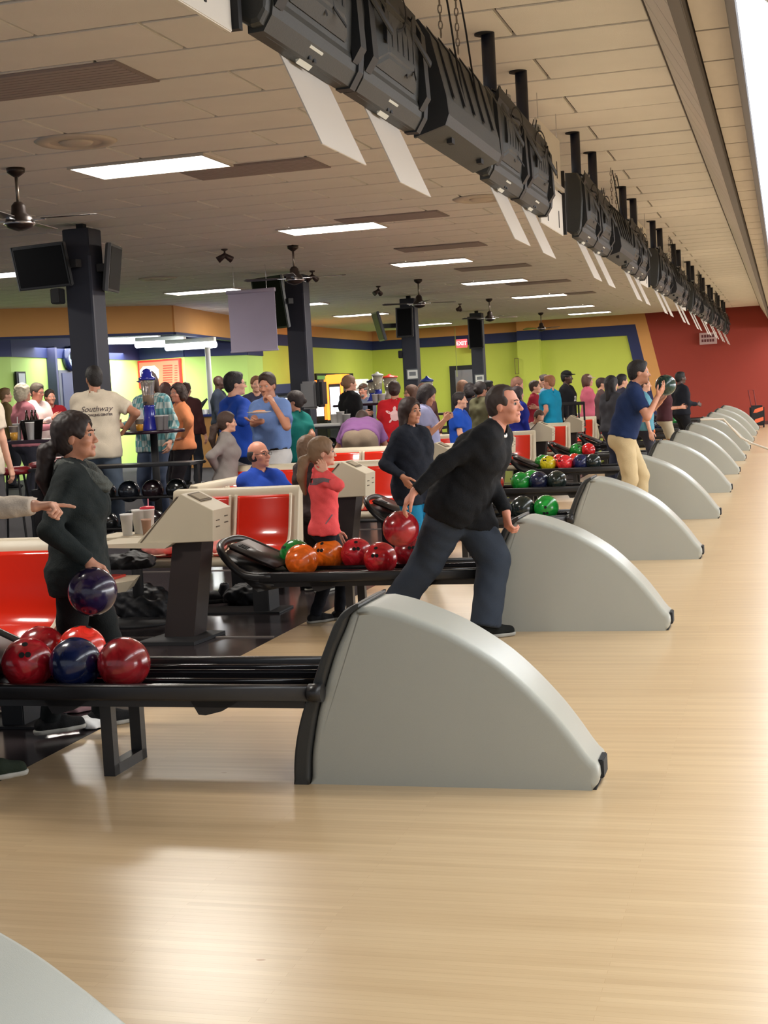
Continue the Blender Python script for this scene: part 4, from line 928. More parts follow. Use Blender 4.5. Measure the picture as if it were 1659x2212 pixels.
def make_console():
    t = thing('score_console', '', 'console', (0, 0, 0), 0, 'beige scoring consoles on black pedestals')
    bm = prism_xz(bmesh.new(), [(-.26, .63), (.075, .94), (.285, .83), (.272, .635), (-.02, .63)], 0, .30, r=.006, seg=2); obj('hood', bm, M_cream, t)
    obj('seam', prism_xz(bmesh.new(), [(-.235, .63), (.045, .925), (.052, .922), (-.225, .63)], -.003, .303), mat('seam_brown', srgb(92, 80, 66), .7), t)
    sl = bmesh.new(); ang = math.atan2(-.11, .21)
    box(sl, .02, .12, .06, .24, -.004, .006); sl.transform(Matrix.Translation((.075, 0, .94)) @ Matrix.Rotation(-ang, 4, 'Y')); obj('recess_frame', sl, mat('recess_dark', srgb(104, 92, 76), .7), t)
    sl = bmesh.new(); box(sl, .035, .105, .075, .225, .004, .009); sl.transform(Matrix.Translation((.075, 0, .94)) @ Matrix.Rotation(-ang, 4, 'Y')); obj('recess', sl, mat('recess_floor', srgb(150, 136, 112), .7), t)
    for i, (y, z) in enumerate(((.05, .76), (.05, .72), (.19, .775), (.19, .735))): obj('catch', bx(.277, .286, y, y+.05, z, z+.006), mat('seam_brown', srgb(92, 80, 66), .7), t)
    obj('keyboard_tray', hull(bmesh.new(), [(x, y, z) for y in (-.02, .36) for x, z in ((-.56, .635), (-.10, .64), (.0, .63), (-.05, .60), (-.54, .615))]), M_cream, t)
    obj('score_screen', hull(bmesh.new(), [(x, y, z) for y in (.04, .26) for x, z in ((-.16, .727), (.02, .893), (.015, .90), (-.165, .733))]), mat('screen_off', (.005, .005, .006), .4, spec=.08), t)
    obj('pedestal', hull(bmesh.new(), [(x, y, z) for y in (.06, .26) for x, z in ((-.03, .63), (.17, .63), (-.13, .02), (.075, .02))]), mat('pedestal_brown', srgb(44, 34, 32), .5), t)
    obj('base_plate', hull(bmesh.new(), [(x, y, z) for z in (0, .022) for x, y in ((-.24, -.14), (.16, -.14), (.2, .28), (-.16, .32))]), M_blackmatte, t)
    return t
cs = make_console()
for k in range(9):
    lab = 'beige wedge-shaped score console on a black pedestal, %s from the camera' % ordn[k]
    if k == 0: cs.location = (-3.755, 8.25, 0); cs['label'] = lab
    else: dup(cs, (-3.755, 8.25+PITCHY*k, 0), 0, lab)
# small table with cups behind the nearest console
def table(label, x, y, z0, h_, r_, colr, legs=True, group=None, rz=0, square=None):
    t = thing('table', label, 'table', (x, y, z0), rz, group)
    if square: obj('tabletop', bx(-square[0], square[0], -square[1], square[1], h_-.035, h_, r=.01), colr, t)
    else: obj('tabletop', lathe(bmesh.new(), [(r_-.01, h_-.035), (r_, h_-.03), (r_, h_-.005), (r_-.01, h_)], n=32), colr, t, True)
    obj('column', tube(bmesh.new(), [(0, 0, .03), (0, 0, h_-.035)], .04, 12), M_blackmatte, t, True)
    obj('base', lathe(bmesh.new(), [(.26, 0), (.25, .02), (.06, .05)], n=24), M_blackmatte, t, True)
    return t
def cup(x, y, z, label, h_=.15, r_=.045, colr=(236, 234, 230), liquid=None, straw=None, lid=None, group='cups on the tables'):
    c = thing('cup', label, 'cup', (x, y, z), 0, group)
    m_ = mat('cup_%d_%d_%d' % colr, srgb(*colr), .5); m2 = m_
    obj('body', lathe(bmesh.new(), [(r_*.72, 0), (r_, h_), (r_*1.04, h_), (r_*1.04, h_-.006), (r_*.99, h_-.012)], n=20), m_, c, True)
    if liquid: obj('drink', lathe(bmesh.new(), [(r_*.735, .004), (r_*.9, h_*.55)], n=20), mat('drink_%d_%d_%d' % liquid, srgb(*liquid), .2), c, True); 
    if lid: obj('lid', lathe(bmesh.new(), [(r_*1.08, h_), (r_*1.0, h_+.014), (.01, h_+.02)], n=20), mat('lid_%d_%d_%d' % lid, srgb(*lid), .3), c, True)
    if straw: obj('straw', tube(bmesh.new(), [(0, 0, .02), (.012, .0, h_+.07)], .004, 6), mat('straw_%d_%d_%d' % straw, srgb(*straw), .4), c)
    return c
p = P(285, 1176, Y=8.95)
table('small beige table with cups behind the nearest score console', p.x, 9.0, 0, .62, .0, M_cream, square=(.24, .2))
for (u, dy, lab, kw) in ((276, 0, 'white plastic cup at the left on the small beige table', {}), (303, .1, 'white foam cup on the small beige table behind the others', dict(r_=.05, h_=.17)), (318, .0, 'tan paper cup on the small beige table', dict(colr=(190, 150, 128), h_=.11, r_=.035)), (322, .13, 'tall cup with red lid and pink straw on the small beige table', dict(lid=(206, 40, 60), straw=(240, 150, 170), h_=.17, r_=.05))):
    q = P(u, 1160, Y=8.95+dy); cup(q.x, 8.95+dy, .62, lab, **kw)
# bar tables on the concourse
M_top = mat('table_top', srgb(52, 32, 46), .3)
A = P(318, 930, Y=13.6); z1 = A.z
table('tall round dark bar table in front of the plaid-shirted person', A.x, 13.75, .2, z1-.2, .33, M_top, group='tall bar tables')
Bt = P(100, 948, Y=13.0); table('tall dark bar table at the left with cups and an ice bucket', Bt.x, 13.0, .2, Bt.z-.2, .0, M_top, square=(.36, .25), group='tall bar tables')
zt = Bt.z
for (u, lab, kw) in ((30, 'clear cup of orange drink on the left bar table', dict(colr=(196, 184, 170), liquid=(206, 150, 60))), (38, 'white cup with straw on the left bar table, behind the orange drink', dict(straw=(230, 230, 230), h_=.17)), (66, 'tall white foam cup in front of the ice bucket', dict(h_=.18, r_=.045))):
    q = P(u, 940, Y=12.85 if u != 38 else 13.05); cup(q.x, 12.85 if u != 38 else 13.05, zt, lab, **kw)
q = P(70, 940, Y=13.1); o = thing('ice_bucket', 'dark ice bucket with bottle necks on the left bar table', 'bucket', (q.x, 13.1, zt)); obj('bucket', lathe(bmesh.new(), [(.09, 0), (.12, .2), (.125, .2), (.125, .19)], n=24), mat('bucket_dark', srgb(40, 38, 36), .2), o, True)
for k in range(3): obj('bottle', lathe(bmesh.new(), [(.028, .1), (.028, .19), (.012, .25), (.012, .30)], (-.05+.05*k, .02*(k % 2), 0), 12), mat('bottle_brown', srgb(44, 26, 18), .15), o, True)
q = P(325, 925, Y=13.55)
o = thing('drink_tower', 'tall blue beverage tower with amber drink on the round bar table', 'drink tower', (q.x, 13.55, z1))
M_bt = mat('tower_blue', srgb(36, 44, 150), .2, coat=.5)
obj('base', lathe(bmesh.new(), [(.095, 0), (.09, .02), (.06, .12), (.055, .24), (.065, .26)], n=24), M_bt, o, True)
obj('vessel', lathe(bmesh.new(), [(.055, .26), (.058, .34), (.075, .50), (.078, .52)], n=24), mat('tower_clear', srgb(190, 180, 176), .08, trans=.75), o, True)
obj('drink', lathe(bmesh.new(), [(.050, .262), (.054, .34), (.058, .365)], n=24), mat('tower_amber', srgb(196, 150, 40), .1), o, True)
obj('lid', lathe(bmesh.new(), [(.088, .52), (.088, .545), (.06, .56), (.055, .60), (.04, .625), (.01, .64)], n=24), M_bt, o, True); obj('tap', tube(bmesh.new(), [(0, -.06, .29), (0, -.11, .29), (0, -.115, .26)], .008, 8), M_blackmatte, o)
for (u, dy, lab, kw) in ((288, 0, 'white foam cup beside the blue drink tower', dict(h_=.14)), (302, -.08, 'glass of orange drink beside the blue drink tower', dict(colr=(190, 180, 168), liquid=(210, 150, 50), h_=.13)), (345, 0, 'clear cup right of the blue drink tower', dict(colr=(200, 196, 196), h_=.15)), (356, .08, 'clear tumbler farthest right by the blue drink tower', dict(colr=(196, 190, 190), h_=.15))):
    q = P(u, 925, Y=13.5+dy); cup(q.x, 13.5+dy, z1, lab, **kw)
q = P(295, 900, Y=13.65); o = thing('menu_card', 'white folded menu card on the round bar table', 'menu card', (q.x, 13.68, z1)); obj('card', hull(bmesh.new(), [(-.06, -.03, 0), (.06, -.03, 0), (-.06, 0, .22), (.06, 0, .22), (-.06, .03, 0), (.06, .03, 0)]), M_white, o); obj('print', bx(-.04, .04, -.026, -.016, .08, .1), mat('print_grey', srgb(120, 124, 128), .6), o)
# stools
def stool(x, y, rz, label, z=.2):
    t = thing('stool', label, 'stool', (x, y, z), rz, 'bar stools on the concourse')
    obj('seat', lathe(bmesh.new(), [(.17, .70), (.19, .72), (.185, .76), (.15, .775)], n=24), mat('stool_red', srgb(120, 24, 30), .35), t, True)
    for a in range(4):
        c, s_ = math.cos(a*1.571+.785), math.sin(a*1.571+.785); obj('leg', tube(bmesh.new(), [(.12*c, .12*s_, .7), (.21*c, .21*s_, 0)], .012, 8), M_blackmatte, t)
    obj('foot_ring', tube(bmesh.new(), [(.18*math.cos(k*.3142), .18*math.sin(k*.3142), .3) for k in range(21)], .009, 6), M_steel, t)
stool(-6.9, 13.18, 0, 'dark bar stool beside the round bar table, near side') if 0 else None; stool(-8.1, 14.9, .4, 'dark bar stool behind the round bar table'); stool(P(25, 1000, Y=12.6).x, 12.6, .2, 'dark bar stool at the left bar table')
stool(P(90, 1000, Y=13.6).x, 13.7, .2, 'dark bar stool behind the left bar table')
# house-ball racks along the concourse edge
def ball_rack(x, y, L_, label, levels, z0=.2):
    t = thing('ball_rack', label, 'ball rack', (x, y, z0), 0, 'black house ball racks')
    for q in (-1, 1): obj('end_frame', bx(q*L_/2-.02, q*L_/2+.02, -.2, .2, 0, levels[-1]+.12, r=.01), M_black, t)
    for z in levels:
        for yy in (-.09, .09): obj('rail', tube(bmesh.new(), [(-L_/2, yy, z), (L_/2, yy, z)], .012, 8), M_black, t)
    obj('top', bx(-L_/2-.02, L_/2+.02, -.2, .2, levels[-1]+.30, levels[-1]+.33, r=.008), M_black, t)
    for q in (-1, 1): obj('upright', bx(q*L_/2-.02, q*L_/2+.02, -.03, .03, levels[-1]+.1, levels[-1]+.3), M_black, t)
    return t
rk = ball_rack(-6.35, 12.75, 1.7, 'black ball rack full of dark balls below the round bar table', [.12, .42]); nn = 0
gl = 'dark house balls on the rack below the bar table'
for z in (.12, .42):
    for i in range(6): ball(-7.0+.255*i, 12.75, z+.26, [(16, 18, 20), (22, 26, 34), (30, 18, 24)][(i+int(z*10)) % 3], 'dark house ball on the %s rail under the round bar table, %s from the left' % ('upper' if z > .3 else 'lower', ['first', 'second', 'third', 'fourth', 'fifth', 'sixth'][i]), group=gl, holes=False)
rk2 = ball_rack(P(740, 950, Y=19.5).x, 19.5, 1.5, 'black ball rack with a yellow-green and an orange ball, beside the bending person', [.05, .55])
x0 = P(740, 950, Y=19.5).x
for u, z, c, lab in ((740, .75, (190, 196, 40), 'yellow-green bowling ball on the upper shelf beside the bending person'), (715, .25, (230, 92, 40), 'orange bowling ball on the lower shelf beside the bending person'), (697, .25, (112, 120, 40), 'olive bowling ball on the lower shelf left of the orange one'), (712, .75, (16, 18, 20), 'black bowling ball on the upper shelf left of the yellow-green one')):
    ball(P(u, 950, Y=19.45).x, 19.5, z+.262-.2, c, lab)
q = P(745, 895, Y=19.5)
for (u, lab, kw) in ((722, 'white cup with pink straw on the rack top', dict(straw=(240, 120, 120), h_=.17)), (735, 'white paper cup on the rack top', dict(h_=.2)), (748, 'white cup with dark straw on the rack top', dict(straw=(90, 90, 90), h_=.16))):
    c_ = P(u, 895, Y=19.5); cup(c_.x, 19.5, 1.08, lab, r_=.06, **kw)
o = obj('white_tray', bx(-.22, .22, -.12, .12, 0, .04, r=.01), M_white); o.location = (P(692, 893, Y=19.5).x+.1, 19.5, 1.08); tag(o, 'stack of white paper trays at the left end of the rack top', 'tray')
# items in the seating pit
def sneaker(x, y, z, rz, c1, c2, label, group=None):
    t = thing('shoe', label, 'shoe', (x, y, z), rz, group)
    f = Field((-.09, -.2, -.02), (.09, .2, .2), .007); f.cone((0, -.09, .06), (0, .05, .05), .038, .04, .02); f.cone((0, .05, .045), (0, .13, .036), .04, .032, .02); f.cone((0, -.085, .07), (0, -.07, .12), .036, .036, .02); f.clip((0, 0, .02), (0, 0, -1.))
    f.cone((0, -.07, .10), (0, -.065, .2), .024, .028, .004, op='sub'); nets('upper', [f], mat('shoe_%d_%d_%d' % c1, srgb(*c1), .7, bump=.3, bscale=200), t)
    f = Field((-.09, -.2, -.02), (.09, .2, .06), .006); f.cone((0, -.095, .02), (0, .06, .02), .04, .045, .02); f.cone((0, .06, .02), (0, .14, .02), .045, .034, .02); f.clip((0, 0, .03), (0, 0, 1.)); f.clip((0, 0, .001), (0, 0, -1.)); nets('sole', [f], mat('shoe_sole_%d' % c2[0], srgb(*c2), .6), t)
    lc = bmesh.new()
    for k in range(4): tube(lc, [(-.025, .01+.025*k, .088-.006*k), (0, .015+.025*k, .096-.006*k), (.025, .01+.025*k, .088-.006*k)], .003, 5)
    obj('laces', lc, mat('lace_%d' % c1[0], srgb(min(255, c1[0]+20), c1[1], c1[2]), .7), t)
q = P(345, 1310, z=0); sneaker(q.x, q.y, 0, R(-70), (244, 60, 96), (190, 176, 170), 'bright pink running shoe on the dark floor under the bench'); sneaker(q.x+.1, q.y+.3, 0, R(-50), (36, 34, 38), (60, 60, 60), 'dark shoe behind the pink running shoe')
q = P(450, 1303, z=0); sneaker(q.x, q.y, 0, R(-60), (28, 28, 32), (60, 60, 62), 'black shoe right of the nearest console pedestal'); q = P(505, 1300, z=0); sneaker(q.x, q.y, 0, R(-95), (30, 30, 36), (130, 130, 132), 'black shoe under the hopper of the second rack')
def crumple(name, label, cat, loc, sz, colr, seed, mt=None):
    f = Field((-sz[0]-.08, -sz[1]-.08, -.05), (sz[0]+.08, sz[1]+.08, sz[2]*2+.08), .012); f.ell((0, 0, sz[2]*.6), sz, k=0)
    for i in range(5): f.ell((sz[0]*.6*math.sin(i*2.3+seed), sz[1]*.6*math.cos(i*1.7+seed), sz[2]*(.5+.12*i)), (sz[0]*.4, sz[1]*.4, sz[2]*.5), k=.03)
    f.noise(.010, 45, seed); f.clip((0, 0, .003), (0, 0, -1.)); o = nets(name, [f], mt or mat('crumple_%d_%d_%d' % colr, srgb(*colr), .6), None); o.location = loc; return tag(o, label, cat)
for (u, v, Y, z, sz, c, lab, cat, nm) in ((350, 1196, 9.5, .42, (.12, .1, .06), (240, 150, 140), 'crumpled pink tissue paper on the red bench, left of the console', 'tissue paper', 'tissue_paper'), (450, 1190, 9.5, .42, (.14, .1, .07), (238, 158, 148), 'crumpled pink tissue paper on the red bench, right of the console pedestal', 'tissue paper', 'tissue_paper'),
                                   (115, 1520, 6.4, 0, (.28, .16, .08), (216, 170, 172), 'crumpled pale pink bag on the floor behind the near rack', 'bag', 'plastic_bag'), (200, 1560, 6.3, 0, (.07, .05, .03), (230, 230, 230), 'white crumpled napkin on the dark floor', 'napkin', 'napkin'), (310, 1250, 9.1, 0, (.2, .16, .16), (26, 26, 30), 'dark bag under the small beige table', 'bag', 'bag'),
                                   (285, 1190, 8.7, .42, (.16, .14, .07), (24, 24, 26), 'black jacket bundled beside the score console tray', 'jacket', 'jacket'), (540, 1290, 9.8, 0, (.2, .12, .1), (24, 24, 28), 'dark bag on the floor under the second rack', 'bag', 'bag')):
    q = P(u, v, Y=Y) if z > 0 or u > 250 else P(u, v+12, z=0); Y = q.y; crumple(nm, lab, cat, (q.x, Y, z), sz, c, u)
# side bench end that shows right of the woman
o = thing('bench', 'beige bench end with red seat peeping out right of the woman in dark clothes', 'bench', (P(275, 1240, z=.42).x, 7.95, 0)); obj('seat', hull(bmesh.new(), [(-.35, 0, .42), (.12, 0, .42), (.2, .14, .42), (.12, .4, .42), (-.35, .4, .42), (-.35, .02, .35), (.08, .03, .35), (.14, .14, .35), (.08, .38, .35), (-.35, .38, .35)]), M_cream, o); obj('seat_shell', bx(-.34, .05, .05, .35, .42, .435, r=.006), M_red, o); obj('pedestal', bx(-.25, -.1, .12, .28, 0, .36), M_blackmatte, o)
# luggage at the far wall and the cordon rope
o = thing('bowling_bag', 'black wheeled bowling bag with orange panels against the red wall', 'bag', (-.78, 40.9, 0)); obj('body', bx(-.2, .2, -.15, .15, .06, .62, r=.05), M_blackmatte, o)
for z in (.14, .42): obj('panel', hull(bmesh.new(), [(-.1, -.16, z), (.17, -.16, z+.06), (.17, -.16, z+.16), (-.05, -.16, z+.1), (0, -.15, z)]), mat('bag_orange', srgb(236, 110, 70), .6), o)
obj('handle', tube(bmesh.new(), [(-.15, .1, .6), (-.22, .1, 1.05), (-.08, .1, 1.05), (-.02, .1, .6)], .015, 8), mat('handle_red', srgb(110, 24, 24), .4), o)
for q in (-1, 1): obj('wheel', tube(bmesh.new(), [(q*.17-.02, 0, .06), (q*.17+.02, 0, .06)], .06, 14), M_blackmatte, o)
a, c = P(1410, 904, Y=26.5), P(1562, 904, Y=25.6)
tag(obj('rope', tube(bmesh.new(), [P(1513, 906, Y=28.2), P(1562, 905, Y=28.4), P(1600, 945, Y=28.6), P(1625, 958, Y=28.5), P(1665, 972, Y=28.0)], .02, 6), mat('rope_cream', srgb(206, 196, 180), .7)), 'pale cord draped over a far ball return and trailing across the lanes', 'cord')
# snack-bar interior
t = thing('strip_light', 'three white fluorescent fittings under the orange soffit of the snack bar', 'light', (0, 0, 0)); t['label'] = 'white fluorescent fittings hung in a row under the orange soffit'
for i, (u0, u1, v0, v1) in enumerate(((232, 345, 737, 735), (295, 400, 745, 741), (360, 465, 751, 744))):
    Yf = 29-i*.6; a, c = P(u0, v0, Y=Yf), P(u1, v1, Y=Yf-.3); obj('tube', tube(bmesh.new(), [a, c], .07, 10), mat('snack_tube', (1, 1, 1), .4, emit=(.95, .98, 1), es=10), t, True)
    obj('fitting', tube(bmesh.new(), [a+Vector((0, 0, .11)), c+Vector((0, 0, .11))], .06, 4), M_white, t)
pm_ = P(330, 760, Y=29); area('snack_light', (pm_.x, 29.2, 2.75), 3.2, 1.6, 260, (.96, .98, 1)); area('snack_light', (P(90, 760, Y=26).x, 26.5, 2.8), 2.5, 1.6, 120, (.96, .98, 1))
o = tag(wall_box('menu_board', 302, 780, 397, 834, 3, mat('menu_red', srgb(226, 34, 30), .5, emit=(1, .08, .05), es=.35), .08, .02, r=.01), 'red lit menu board with white octagonal logo on the lime wall', 'menu board')
wall_box('light_panel', 306, 784, 394, 833, 3, mat('menu_coral', srgb(240, 96, 70), .5, emit=(1, .25, .15), es=.7), .02, .09, o)
a_, d_, n_, ((s0, z0), (s1, z1_)) = on_wall(308, 792, 350, 824, 3); bm = bmesh.new(); cx, cz, rx, rz_ = (s0+s1)/2, (z0+z1_)/2, abs(s1-s0)/2, abs(z1_-z0)/2
oc = [(cx+sx*rx, cz+sz*rz_) for sx, sz in ((-.6, -1), (.6, -1), (1, -.5), (1, .5), (.6, 1), (-.6, 1), (-1, .5), (-1, -.5))]; prism_xz(bm, oc, .11, .125); bm.transform(Matrix(((d_.x, n_.x, 0, a_.x), (d_.y, n_.y, 0, a_.y), (0, 0, 1, 0), (0, 0, 0, 1)))); obj('logo', bm, mat('logo_white', (1, 1, 1), .5, emit=(1, 1, 1), es=1.3), o)
for i in range(8): wall_box('menu_line', 358, 789+5.1*i, 378, 790.6+5.1*i, 3, mat('menu_ink', srgb(176, 60, 44), .6), .01, .11, o); wall_box('price', 383, 789+5.1*i, 389, 790.6+5.1*i, 3, mat('menu_ink', srgb(176, 60, 44), .6), .01, .11, o)
o = tag(wall_box('jersey', 249, 806, 264, 848, 3, cloth((176, 26, 40)), .08, .0, r=.02), 'red t-shirt pinned on the lime wall beside the column', 't-shirt')
wall_box('sleeve', 245, 796, 252, 812, 3, cloth((176, 26, 40)), .05, .03, o); wall_box('sleeve', 262, 796, 268, 812, 3, cloth((176, 26, 40)), .05, .03, o); wall_box('yoke', 249, 795, 264, 808, 3, cloth((176, 26, 40)), .05, .03, o); wall_box('print', 252, 808, 260, 816, 3, M_white, .01, .08, o)
o = thing('wall_clock', 'oval wall clock with thick navy frame on the lime wall', 'clock'); a_, d_, n_, ((s0, z0), (s1, z1_)) = on_wall(129, 752, 159, 798, 2)
Mw = Matrix(((d_.x, n_.x, 0, a_.x), (d_.y, n_.y, 0, a_.y), (0, 0, 1, 0), (0, 0, 0, 1))); cx, cz, rx, rz_ = (s0+s1)/2, (z0+z1_)/2, abs(s1-s0)/2, abs(z1_-z0)/2
bm = bmesh.new(); tube(bm, [(cx+rx*.85*math.cos(k*math.pi/16), .1, cz+rz_*.88*math.sin(k*math.pi/16)) for k in range(33)], .075, 8); bm.transform(Mw); obj('rim', bm, mat('navy_gloss', srgb(24, 34, 70), .25), o, True)
bm = bmesh.new(); prism_xz(bm, [(cx+rx*.8*math.cos(k*math.pi/14), cz+rz_*.82*math.sin(k*math.pi/14)) for k in range(28)], .04, .09); bm.transform(Mw); obj('dial', bm, mat('clock_face', srgb(150, 176, 196), .3), o)
bm = bmesh.new(); box(bm, cx-.015, cx+.015, .09, .1, cz, cz+rz_*.5); box(bm, cx, cx+rx*.4, .09, .1, cz-.015, cz+.015); bm.transform(Mw); obj('hands', bm, M_blackmatte, o)
o = tag(wall_box('picture_frame', 27, 803, 50, 842, 1, M_blackmatte, .04, .04), 'black framed notice on the lime wall at the left', 'frame'); wall_box('print', 31, 807, 47, 840, 1, mat('print_pale', srgb(176, 186, 190), .4), .01, .08, o)
o = tag(wall_box('pipe_column', 98, 750, 112, 1000, 2, mat('column_indigo', srgb(52, 54, 88), .6), .2, .05), 'slim indigo post against the lime wall left of the door', 'post')
q0 = P(452, 750, Y=27.2); q1 = P(457, 892, Y=27.2); o = tag(obj('serving_post', tube(bmesh.new(), [(q1.x, 27.2, q1.z-.02), (q1.x, 27.2, q0.z)], .055, 12), M_white, None, True), 'white post standing on the snack-bar counter', 'post')
o = thing('counter', 'snack-bar counter with blue top and orange front', 'counter', (P(440, 900, Y=27).x, 27.2, .2)); obj('worktop', bx(-1.5, 2.2, -.35, .35, q1.z-.27, q1.z-.2-.02, r=.01), mat('counter_blue', srgb(40, 52, 130), .3), o); obj('front', bx(-1.4, 2.1, -.28, .28, 0, q1.z-.27), mat('counter_orange', srgb(206, 150, 92), .6), o)
o = thing('cash_register', 'dark cash register screen on the snack-bar counter', 'register', (P(430, 880, Y=27).x, 27.1, q1.z-.02)); obj('base', bx(-.12, .12, -.12, .12, 0, .1, r=.01), M_white, o); obj('screen', hull(bmesh.new(), [(-.05, 0, .16), (.16, 0, .3), (-.07, .02, .2), (.13, .02, .33), (0, .01, .1)]), M_blackmatte, o)
# arcade machines near the left wall, lit cabinets
def arcade(u0, u1, v0, v1, Y, label, c1, body=(30, 32, 40), es=2.2):
    a, c = P(u0, v0, Y=Y), P(u1, v1, Y=Y); t = thing('arcade_machine', label, 'arcade machine', ((a.x+c.x)/2, Y, .2)); w_ = (c.x-a.x)/2; h_ = a.z-.2
    obj('cabinet', bx(-w_, w_, 0, .7, 0, h_-.24, r=.02), mat('cab_%d_%d_%d' % body, srgb(*body), .5), t)
    for q in (-1, 1): obj('side_trim', bx(q*w_-.03, q*w_+.03, -.04, .02, .7, h_-.2), mat('neon_%d_%d_%d' % c1, srgb(*c1), .4, emit=srgb(*c1), es=es), t)
    obj('marquee', bx(-w_-.04, w_+.04, -.06, .7, h_-.24, h_, r=.03), mat('neon_%d_%d_%d' % c1, srgb(*c1), .4, emit=srgb(*c1), es=es), t)
    obj('display', bx(-w_+.06, w_-.06, -.02, .0, .8, h_-.32), mat('display_white', (.9, .95, 1), .3, emit=(.9, .96, 1), es=1.6), t)
    obj('joystick_shelf', bx(-w_, w_, -.2, 0, .62, .7, r=.01), M_blackmatte, t)
    return t
arcade(676, 705, 822, 900, 36, 'lit arcade machine beside the second column', (236, 120, 40)); arcade(706, 742, 810, 900, 35.2, 'bright arcade crane machine with orange neon frame', (250, 130, 40)); arcade(756, 784, 820, 900, 36.2, 'white-lit arcade machine behind the bearded man in a cap', (220, 226, 210), (200, 200, 196), .8)
arcade(566, 636, 832, 900, 30.5, 'dark arcade cabinet behind the men in blue shirts', (26, 30, 60), (22, 24, 34), .0)
# tall beverage towers further back
def tower(u, v0, v1, Y, c1, c2, label, r_=.08):
    a, c = P(u, v0, Y=Y), P(u, v1, Y=Y); h_ = a.z-c.z; t = thing('drink_tower', label, 'drink tower', (c.x, Y, c.z))
    obj('base', lathe(bmesh.new(), [(r_*1.2, 0), (r_*1.1, .02), (r_*.7, h_*.2), (r_*.7, h_*.35)], n=20), mat('tw_%d_%d_%d' % c2, srgb(*c2), .3), t, True); obj('vessel', lathe(bmesh.new(), [(r_*.7, h_*.35), (r_, h_*.85)], n=20), mat('tw_clear', srgb(206, 200, 180), .1, trans=.5), t, True)
    obj('lid', lathe(bmesh.new(), [(r_*1.15, h_*.85), (r_*1.1, h_*.9), (r_*.3, h_*.96), (.02, h_)], n=20), mat('tw_%d_%d_%d' % c1, srgb(*c1), .3), t, True)
    return t
tower(818, 803, 862, 20.5, (180, 180, 176), (40, 50, 140), 'tall clear drink tower with grey lid and amber drink left of the turtle shirt'); tower(844, 808, 862, 20.7, (200, 60, 40), (190, 180, 160), 'clear drink tower with red lid beside the turtle shirt', .11); tower(926, 812, 893, 24, (30, 50, 120), (90, 90, 90), 'clear drink tower with blue lid right of the third column', .1); tower(806, 818, 866, 20.6, (30, 30, 60), (44, 60, 180), 'dark blue drink tower behind the bearded man in a cap', .08)
bt2 = P(800, 885, Y=20.6); table('dark bar table with cups and drink towers in front of the turtle shirt', bt2.x, 20.6, .2 if bt2.x < -5.75 else 0, bt2.z-(.2 if bt2.x < -5.75 else 0)+.1, 0, M_top, square=(.5, .3), group='tall bar tables')
for u, lab in ((812, 'white foam cup beside the turtle shirt, left one'), (826, 'white foam cup beside the turtle shirt, right one')):
    q = P(u, 878, Y=20.4); cup(q.x, 20.4, bt2.z+.1, lab, h_=.13, r_=.055)
bt3 = P(905, 895, Y=23.5); table('bar table behind the woman in a lavender shirt', bt3.x+.4, 24, 0, P(926, 893, Y=24).z, 0, M_top, square=(.5, .3), group='tall bar tables')
# railing and chair beside the man in the black jersey
o = thing('chair', 'dark slat-back chair behind the man in the teal polo', 'chair', (P(1230, 905, Y=26.2).x, 26.3, .0)); 
for k in range(6): obj('back_slat', bx(-.25+.1*k, -.22+.1*k, -.02, .02, .7, 1.12), M_blackmatte, o)
obj('seat', bx(-.28, .28, -.3, .05, .62, .68, r=.01), M_blackmatte, o); obj('top_rail', bx(-.28, .28, -.03, .03, 1.1, 1.16, r=.01), M_blackmatte, o)
for a in ((-.26, -.28), (.24, -.28), (-.26, 0), (.24, 0)): obj('leg', bx(a[0], a[0]+.03, a[1], a[1]+.03, 0, .62), M_blackmatte, o)
o = thing('railing', 'black handrail between the seating and the concourse in front of the lime wall', 'railing', (-5.85, 26, .2)); obj('rail', bx(-.02, .02, -2, 10, .62, .67), M_blackmatte, o)
for k in range(6): obj('post', bx(-.02, .02, -2+2.35*k, -1.96+2.35*k, 0, .62), M_blackmatte, o)
# ------------------------------------------------------------ people
plaid, nt, b, N, Lk = nodes('plaid_shirt'); tc = N('ShaderNodeTexCoord'); wv = N('ShaderNodeTexChecker'); Lk(tc.outputs['Object'], wv.inputs['Vector']); wv.inputs['Scale'].default_value = 14; wv.inputs['Color1'].default_value = (*srgb(96, 150, 156), 1); wv.inputs['Color2'].default_value = (*srgb(176, 190, 186), 1)
w2 = N('ShaderNodeTexWave'); w2.inputs['Scale'].default_value = 9; Lk(tc.outputs['Object'], w2.inputs['Vector']); mx = N('ShaderNodeMix'); mx.data_type = 'RGBA'; mx.inputs[0].default_value = .5; Lk(wv.outputs[0], mx.inputs[6]); Lk(w2.outputs[0], mx.inputs[7]); mx.blend_type = 'SOFT_LIGHT'; Lk(mx.outputs[2], b.inputs['Base Color']); b.inputs['Roughness'].default_value = .85
def jeans(rgb): return mat('denim_%d_%d_%d' % rgb, srgb(*rgb), .85, bump=.3, bscale=250, var=.22, vscale=7)
